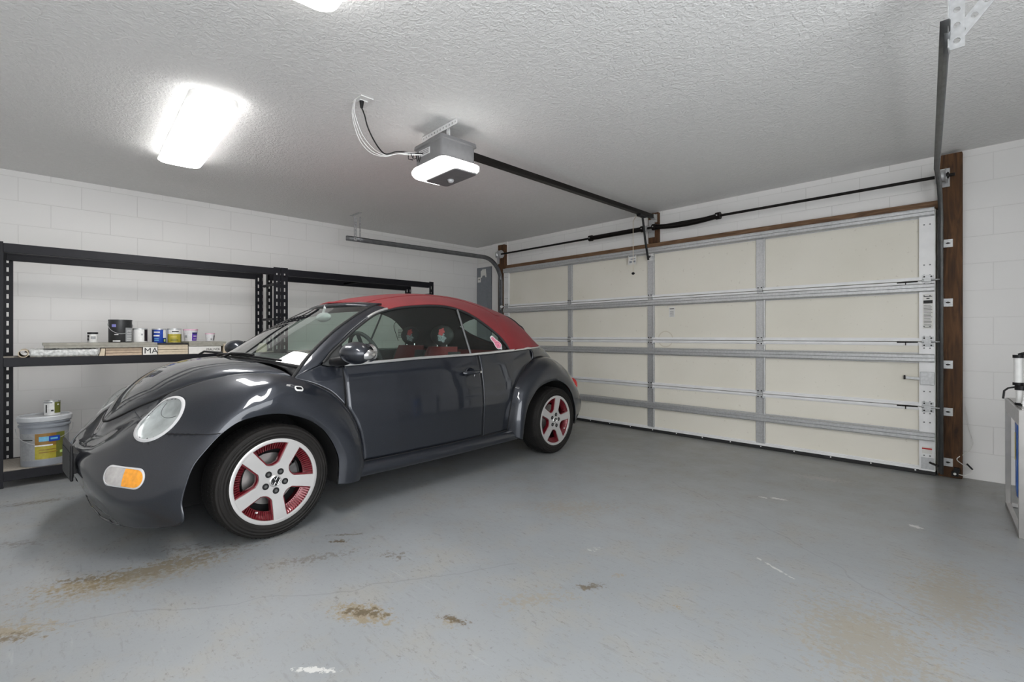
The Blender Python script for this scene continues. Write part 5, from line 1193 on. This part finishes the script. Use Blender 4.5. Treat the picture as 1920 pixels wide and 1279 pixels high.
# intake backing with horizontal slats and lower lip
b = MB(); b.box(.50, .54, -.50, .50, .14, .34)
for z in (.19, .23, .27): b.box(.56, .61, -.30, .30, z, z+.008)
b.build('intake_grille', M['black'], car, smooth=0, weld=False)
b = MB(); P = [[(.54-.9*(y**2)*0.45+dx, y, z) for y in np.linspace(-.36, .36, 30)] for dx, z in ((.07, .150), (.085, .137), (.07, .126), (.0, .120))]; b.grid(P); b.build('front_lip', M['black'], car, smooth=50, solid=0.006)
# plate bracket on the nose
b = MB(); b.box(.735, .747, -.155, .155, .330, .515); b.box(.69, .735, -.12, .12, .36, .47)
lp = b.build('license_plate_bracket', M['black'], car, smooth=0, bevel=0.004, weld=False)
b = MB(); b.box(.7475, .749, -.145, .145, .340, .480); b.build('bracket_face', M['trim'], lp, smooth=0)

# mirrors
for sg in (1, -1):
    def shp(p):
        q = Vector((p.x, p.y, p.z)); 
        if q.x < 0: q.x *= .80
        return q
    b = MB(); b.ellipsoid((-.408, sg*.950, .980), (.092, .105, .066), 36, 20, fn=shp); ms = b.build('mirror_shell', M['paint'], car, smooth=80)
    b = MB(); P = [[(-.488+dx, sg*(.950)+r*.088*math.cos(a), .980+r*.055*math.sin(a)) for a in [2*PI*i/28 for i in range(28)]] for r, dx in ((1.0, .02), (1.0, -.004), (.93, -.006), (.01, -.002))]; b.grid(P, closed=True); b.build('mirror_glass', M['chrome'], ms, smooth=40)
    b = MB(); b.ellipsoid((-.432, sg*1.022, .972), (.056, .040, .034), 20, 12); b.build('mirror_lamp', M['chrome'], ms, smooth=80)
    b = MB(); b.tube([(-.378, sg*.735, .925), (-.372, sg*.80, .926), (-.385, sg*.86, .935), (-.41, sg*.91, .945)], .02, 16, rs=[.026, .032, .030, .022]); b.build('mirror_arm', M['black'], ms, smooth=60)
    # door handle
    b = MB(); P = []
    hs = np.linspace(1.378, 1.572, 14)
    for i, s in enumerate(hs):
        t_ = i/13; y = Yf(s, .800)+.004+.030*math.sin(PI*min(1, t_*1.15+.05))**.6*(1 if t_ < .8 else .8); hh = .013*math.sin(PI*(t_*.9+.06))**.4
        P.append((-s, sg*y, .798+.004*t_)); 
    b.tube(P, .012, 14, rs=[.009]+[.0155]*11+[.014, .010]); dh = b.build('door_handle', M['paint'], car, smooth=60)
    b = MB(); b.cyl((-1.545, sg*(Yf(1.545, .8)+.020), .801), (-1.545, sg*(Yf(1.545, .8)+.040), .801), .0085, 16); b.build('key_lock', M['chrome'], dh)
    b = MB(); c0 = Vector((-1.462, sg*(Yf(1.462, .785)-.002), .788)); P = []
    for r, d in ((.052, .002), (.048, .007), (.043, .003), (.02, -.001), (.002, -.001)): P.append([(c0.x+r*math.cos(a), c0.y+sg*(d)-sg*.0002-(r*math.sin(a))*(-.10)*sg*0, c0.z+r*math.sin(a)) for a in [2*PI*i/32 for i in range(32)]])
    b.grid(P, closed=True); b.build('handle_recess', M['paint'], dh, smooth=60)
    # tail light
    b = MB(); b.ellipsoid((-3.008, sg*.655, .580), (.052, .068, .075), 24, 16); b.build('tail_light', M['redlens'], car, smooth=80)

# interior
def ibox(name, x0, x1, y0, y1, z0, z1, mat, bevel=0.02, both=False):
    for k in ((0, 1) if both else (0,)):
        b = MB(); ya, yb = (y0, y1) if not k else (-y1, -y0); b.box(-x1, -x0, ya, yb, z0, z1); b.build(name, M[mat], car, smooth=40, bevel=bevel)
P = np.array([[(s, Yf(s, z)-.045, z) for s in np.linspace(.38, 2.25, 30)] for z in (.26, .5, .75, .90)])
panel(P, 'door_trim', M['trim'], solid=0.0)
P = np.array([[(s, Yf(s, zb(s))-o, zb(s)-dz) for s in np.linspace(.35, 2.10, 30)] for o, dz in ((.012, .012), (.045, .004), (.09, .02), (.11, .08))])
panel(P, 'door_sill_pad', M['trim'], solid=0.0, smooth=60)
ibox('cabin_floor', .3, 2.4, -.70, .70, .236, .26, 'trim', 0)
# dashboard
b = MB(); P = []
for y in np.linspace(-.64, .64, 17):
    bul = .035*math.exp(-((y-.36)/.16)**2); x0 = .16+.30*abs(y/.64)**2
    P.append([(x0, y, .915), (x0+.1, y, .932), (.50, y, .940+bul*.6), (.62, y, .938+bul), (.70, y, .900+bul*.6), (.72, y, .80), (.70, y, .55)])
b.grid(Sa(np.array(P))); b.build('dashboard', M['trim'], car, smooth=60, solid=0.0)
b = MB(); c0 = Vector((-.83, .36, .93)); ax = Vector((-.93, 0, .38)).normalized(); e1 = Vector((0, 1, 0)); e2 = ax.cross(e1)
b.tube([c0+(e1*math.cos(a)+e2*math.sin(a))*.185 for a in [2*PI*i/40 for i in range(41)]], .014, 10, caps=False)
for a in (0, PI, -PI/2): b.tube([c0, c0+(e1*math.cos(a)+e2*math.sin(a))*.18], .014, 8)
b.ellipsoid(c0, (.03, .07, .065), 16, 10); b.tube([c0, c0-ax*.22], .03, 10)
b.build('steering_wheel', M['trim'], car, smooth=60, weld=False)
def seat(y, s, zh=0):
    b = MB(); b.box(-s-.02, -s+.50, y-.25, y+.25, .36, .52); sc = b.build('seat_cushion', M['trimred'], car, smooth=50, bevel=.05)
    for nm, hw, mt, th, zt in (('seat_back', .20, 'trimred', .06, .99), ('seat_bolster', .26, 'trim', .045, .95)):
        b = MB(); P = [[(-(s+.06+(z-.45)*.30+f*th), y+hw*q*(1-.25*max(0, (z-.75)/.25)**2), z) for q, f in ((-1, .6), (-.8, -.8), (0, -1), (.8, -.8), (1, .6), (.7, 1.4), (0, 1.6), (-.7, 1.4))] for z in np.linspace(.45, zt, 10)]
        b.grid(P, closed=True); b.add([P[-1][i] for i in range(8)], [tuple(range(8))]); b.build(nm, M[mt], car, smooth=60)
    hx = -(s+.225)
    b = MB(); b.ellipsoid((hx, y, 1.085), (.055, .135, .088), 28, 16); h = b.build('headrest', M['trim'], car, smooth=80)
    b = MB(); b.cyl((hx, y-.06, .95), (hx, y-.06, 1.04), .006, 8); b.cyl((hx, y+.06, .95), (hx, y+.06, 1.04), .006, 8); b.build('headrest_post', M['chrome'], h, weld=False)
    # printed cover: red flower over pale scrollwork, on the side and front of the headrest
    for (dy, dz, r1, r2, mt) in ((.05, .028, .030, .030, 'pinkred'), (.05, -.022, .042, .034, 'paleprint'), (.06, .005, .022, .02, 'paleprint')):
        for fy in (1,):
            b = MB(); P = []
            for rr_ in (1.0, .6, .05):
                ring = []
                for i in range(20):
                    a = 2*PI*i/20; yy = fy*dy+r1*rr_*math.cos(a)*(1+.18*math.cos(5*a)); zz = dz+r2*rr_*math.sin(a)*(1+.18*math.cos(5*a)); q = 1-(yy/.135)**2-(zz/.088)**2
                    ring.append((hx+.055*math.sqrt(max(.02, q))+.0015+(0.0008 if mt == 'pinkred' else 0), y+yy, 1.085+zz))
                P.append(ring)
            b.grid(P, closed=True); b.build('headrest_print', M[mt], h, smooth=80)
M['pinkred'] = basic('print_red', (0.55, 0.09, 0.10), 0.7, 0, 0.3, 90); M['paleprint'] = basic('print_pale', (0.30, 0.34, 0.36), 0.7, 0, 0.7, 120)
seat(.36, 1.32); seat(-.36, 1.53)
b = MB(); P = [[(-(1.95+(z-.45)*.3), y, z) for y in np.linspace(-.56, .56, 12)] for z in np.linspace(.45, .93, 6)]; b.grid(P); b.build('rear_seat', M['trimred'], car, smooth=50, solid=.08)
b = MB(); b.box(-2.6, -2.12, -.56, .56, .90, .93); b.build('parcel_shelf', M['trim'], car, smooth=0, bevel=.01)
b = MB(); b.ellipsoid((-.700, -.02, 1.222), (.022, .115, .036), 24, 12); b.cyl((-.695, -.02, 1.25), (-.715, -.02, 1.31), .009, 10); b.build('rear_view_mirror', M['openerl'], car, smooth=60, weld=False)
# door grab pulls (bright) inside
b = MB(); b.tube([(-1.05, -.60, .86), (-1.12, -.585, .885), (-1.20, -.60, .86)], .008, 8); b.build('inner_door_pull', M['chrome'], car)

# stickers on the glass
def sticker(name, s0, z0, k, mat, petals, off):
    for sg in (1,):
        P = []
        for rr_ in (1.0, .55, .02):
            ring = []
            for i in range(40):
                a = 2*PI*i/40; r = k*rr_*(1+petals*math.cos(3*a+.6)+.10*math.cos(5*a)); s = s0+r*math.cos(a)*.78+r*math.sin(a)*(-.45); z = z0+r*math.sin(a)*1.0; ring.append((-s, Yf(s, z)-.010+off, z))
            P.append(ring)
        b = MB(); b.grid(P, closed=True); b.build(name, M[mat], car, smooth=80)
sticker('flower_decal', 1.868, 1.020, .058, 'label_white', .12, .003); sticker('flower_decal_centre', 1.868, 1.020, .046, 'pink', .22, .0045)
# thin dark hook-and-box outline on the far quarter glass
dec = [S(p) for p in cr([(1.84, -.686, 1.032), (1.790, -.650, 1.095), (1.745, -.618, 1.155), (1.728, -.592, 1.200), (1.758, -.580, 1.226), (1.800, -.590, 1.212), (1.815, -.598, 1.190)], 5)]
b = MB(); b.tube(dec, .0035, 6, rs=[.003]*(len(dec)-5)+[.004, .006, .009, .012, .010]); b.build('hook_decal', M['rubber'], car, smooth=50)
b = MB()
bx4 = [(1.802, -.630, 1.143), (1.856, -.630, 1.144), (1.889, -.674, 1.062), (1.834, -.674, 1.062)]
for i in range(4): b.bar(S(bx4[i]), S(bx4[(i+1) % 4]), .004, .003)
for f in (.3, .6): b.bar(S(tuple(lerp(np.array(bx4[0]), np.array(bx4[1]), f))), S(tuple(lerp(np.array(bx4[3]), np.array(bx4[2]), f))), .004, .003)
for f in (.35, .7): b.bar(S(tuple(lerp(np.array(bx4[0]), np.array(bx4[3]), f))), S(tuple(lerp(np.array(bx4[1]), np.array(bx4[2]), f))), .004, .003)
b.build('box_decal', M['rubber'], car, smooth=0, weld=False)

# ------------------------------------------------------------------ wheels
def wheel(s, sg, phase, steer=0.0):
    root = bpy.data.objects.new('wheel', None)
    R = .303; yo = sg
    def tr(b): 
        b.v = [(p[0], p[1]*sg, p[2]) for p in b.v]; return b
    b = MB()   # tyre: y=0 at tyre centre, outer face +
    prof = [(.222, .088), (.228, .098), (.245, .1045), (.262, .1060), (.278, .1035), (.290, .096), (.297, .086), (.3015, .070), (.303, .035), (.303, 0), (.303, -.035), (.3015, -.070), (.297, -.086), (.29, -.096), (.262, -.104), (.23, -.098), (.222, -.088)]
    b.lathe(prof, 'Y', seg=96); tr(b)
    ty = b.build('wheel', M['tyre'], car, smooth=60)
    ty.location = (-s, sg*.735, .303); ty.rotation_euler = (0, 0, steer)
    # circumferential grooves read from the tread: thin dark rings
    b = MB()
    for y in (-.045, -.015, .015, .045): b.lathe([(.3034, y-.004), (.3038, y), (.3034, y+.004)], 'Y', seg=72)
    for i in range(84):   # shoulder sipes
        a = 2*PI*i/84; ca, sa = math.cos(a), math.sin(a); a2 = a+.020; 
        for y0, y1, r0_, r1_ in ((.052, .088, .3030, .2975), (-.088, -.052, .2975, .3030), (.018, .042, .3034, .3034)):
            q = [(r0_*ca, y0, r0_*sa), (r1_*math.cos(a2), y1, r1_*math.sin(a2))]
            b.bar(q[0], q[1], .0034, .0022, up=(ca, 0, sa))
    tr(b).build('tread_groove', M['gap'], ty, smooth=60, weld=False)
    b = MB(); b.lathe([(.222, .088), (.2265, .094), (.2265, .099), (.222, .1005), (.207, .0985), (.205, .094), (.207, .088)], 'Y', seg=96, close=True); tr(b); b.build('rim_flange', M['silver'], ty, smooth=40)
    b = MB(); b.lathe([(.2065, .094), (.200, .080), (.195, .045), (.190, .0), (.195, -.085)], 'Y', seg=72)
    N = 95
    for i in range(N):   # cast ribs round the inner edge
        a = 2*PI*i/N; ca, sa = math.cos(a), math.sin(a); t2 = Vector((-sa, 0, ca))*.0024; rv = Vector((ca, 0, sa))
        p = [rv*.2075+Vector((0, .094, 0)), rv*.168+Vector((0, .070, 0)), rv*.168+Vector((0, .060, 0)), rv*.2035+Vector((0, .075, 0))]
        b.add([tuple(x+t2) for x in p]+[tuple(x-t2) for x in p], [(0, 1, 2, 3), (7, 6, 5, 4), (0, 4, 5, 1), (1, 5, 6, 2), (2, 6, 7, 3), (3, 7, 4, 0)])
    b.lathe([(.2075, .090), (.182, .064), (.166, .058), (.166, .050)], 'Y', seg=72)
    tr(b).build('rim_barrel', M['rimred'], ty, smooth=40, weld=False)
    def star(grow, y0, y1, mat, nm, r_out=.209):
        pts = []
        for k in range(5):
            a0 = phase+2*PI*k/5; 
            hw_o = .035+grow; hw_i = .0290+grow
            f = lambda r, h: (r*math.cos(a0)-h*math.sin(a0), r*math.sin(a0)+h*math.cos(a0))
            am = a0+PI/5; rv_ = .070+grow*1.1   # valley between spokes
            pts += [f(.098, -hw_i), f(.15, -hw_i*1.08), f(r_out, -hw_o), f(r_out*1.006, 0), f(r_out, hw_o), f(.15, hw_i*1.08), f(.098, hw_i)]
            # rounded valley
            p1 = np.array(f(.098, hw_i)); a2 = a0+2*PI/5; g2 = lambda r, h: (r*math.cos(a2)-h*math.sin(a2), r*math.sin(a2)+h*math.cos(a2)); p2 = np.array(g2(.098, -hw_i)); vm = np.array((rv_*math.cos(am), rv_*math.sin(am)))
            for t_ in (.2, .4, .5, .6, .8): pts.append(tuple((1-t_)**2*p1+2*t_*(1-t_)*(vm*1.05-(p1+p2)*.0)+t_**2*p2))
        n = len(pts); b = MB()
        dish = lambda x, z: -.010*(1-min(1, math.hypot(x, z)/.2))
        rings = []
        for sc_, y in ((1.0, y0), (1.0, y1-.003), (.985, y1)): rings.append([(x*(1 if sc_ == 1 else sc_), y+(dish(x, z) if y > y0 else 0), z*(1 if sc_ == 1 else sc_)) for x, z in pts])
        for sc_ in (.80, .6, .4, .2, .01): rings.append([(x*.985*sc_, y1+dish(x*sc_, z*sc_), z*.985*sc_) for x, z in pts])
        b.grid(rings, closed=True); tr(b); return b.build(nm, mat, ty, smooth=30)
    star(0, .080, .099, M['silver'], 'spoke_star'); star(.0075, .058, .0905, M['rimred'], 'spoke_backing', .206)
    for k in range(5):
        a = phase+2*PI*k/5+.05; c = (.053*math.cos(a), .053*math.sin(a))
        b = MB(); b.lathe([(.0, .0925), (.0155, .0925), (.0165, .0945), (.0172, .0925)], 'Y', (c[0], 0, c[1]), 20); b.lathe([(0, .0950), (.0085, .0950), (.0085, .0920)], 'Y', (c[0], 0, c[1]), 6, 1)
        tr(b).build('lug_nut', [M['gap'], M['caliper']], ty, smooth=30, weld=False)
    b = MB(); b.lathe([(.0, .0965), (.0265, .0965), (.0300, .0945), (.0325, .0915), (.0325, .088)], 'Y', seg=36); cap = tr(b).build('centre_cap', M['silver'], ty, smooth=30)
    # roundel: ring with V over W
    b = MB(); yb = .0972; r0 = .0250
    b.tube([(r0*math.cos(a), yb, r0*math.sin(a)) for a in [2*PI*i/36 for i in range(37)]], .0016, 8, caps=False)
    q = lambda x, z: (x*r0, yb, z*r0)
    for seg_ in ([(-.42, .86), (0.0, .10)], [(.42, .86), (0.0, .10)], [(-.93, .25), (-.38, -.88)], [(-.38, -.88), (0, -.12)], [(0, -.12), (.38, -.88)], [(.38, -.88), (.93, .25)]):
        b.tube([q(*seg_[0]), q(*seg_[1])], .0017, 6)
    tr(b).build('wheel_roundel', M['chrome'], ty, smooth=60, weld=False)
    b = MB(); b.lathe([(0, .0969), (.0240, .0969)], 'Y', seg=36); tr(b).build('cap_inset', M['gap'], ty, smooth=60)
    b = MB(); b.lathe([(.05, .040), (.072, .040), (.075, .012), (.138, .012), (.14, .0), (.06, .0)], 'Y', seg=60); tr(b).build('brake_disc', M['disc'], ty, smooth=30)
    b = MB(); 
    for a0, a1 in ((PI-.5, PI+.55),): 
        P = [[(r*math.cos(a), y, r*math.sin(a)) for a in np.linspace(a0, a1, 12)] for r, y in ((.155, -.02), (.157, .03), (.14, .045), (.10, .045), (.098, .02))]; b.grid(P)
    tr(b).build('brake_caliper', M['caliper'], ty, smooth=30, solid=.006)
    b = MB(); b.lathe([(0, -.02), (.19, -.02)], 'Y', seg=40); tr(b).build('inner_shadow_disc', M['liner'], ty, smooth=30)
    b = MB(); b.cyl((.176*math.cos(phase+1.95), .082, .176*math.sin(phase+1.95)), (.172*math.cos(phase+1.95), .095, .172*math.sin(phase+1.95)), .0045, 10); tr(b).build('tyre_valve', M['white'], ty)
    return ty
# local angle is measured from +X (forward): a spoke pointing rearwards is PI
for sg in (1, -1):
    wheel(0, sg, PI+.19); wheel(WB, sg, PI-math.radians(79))
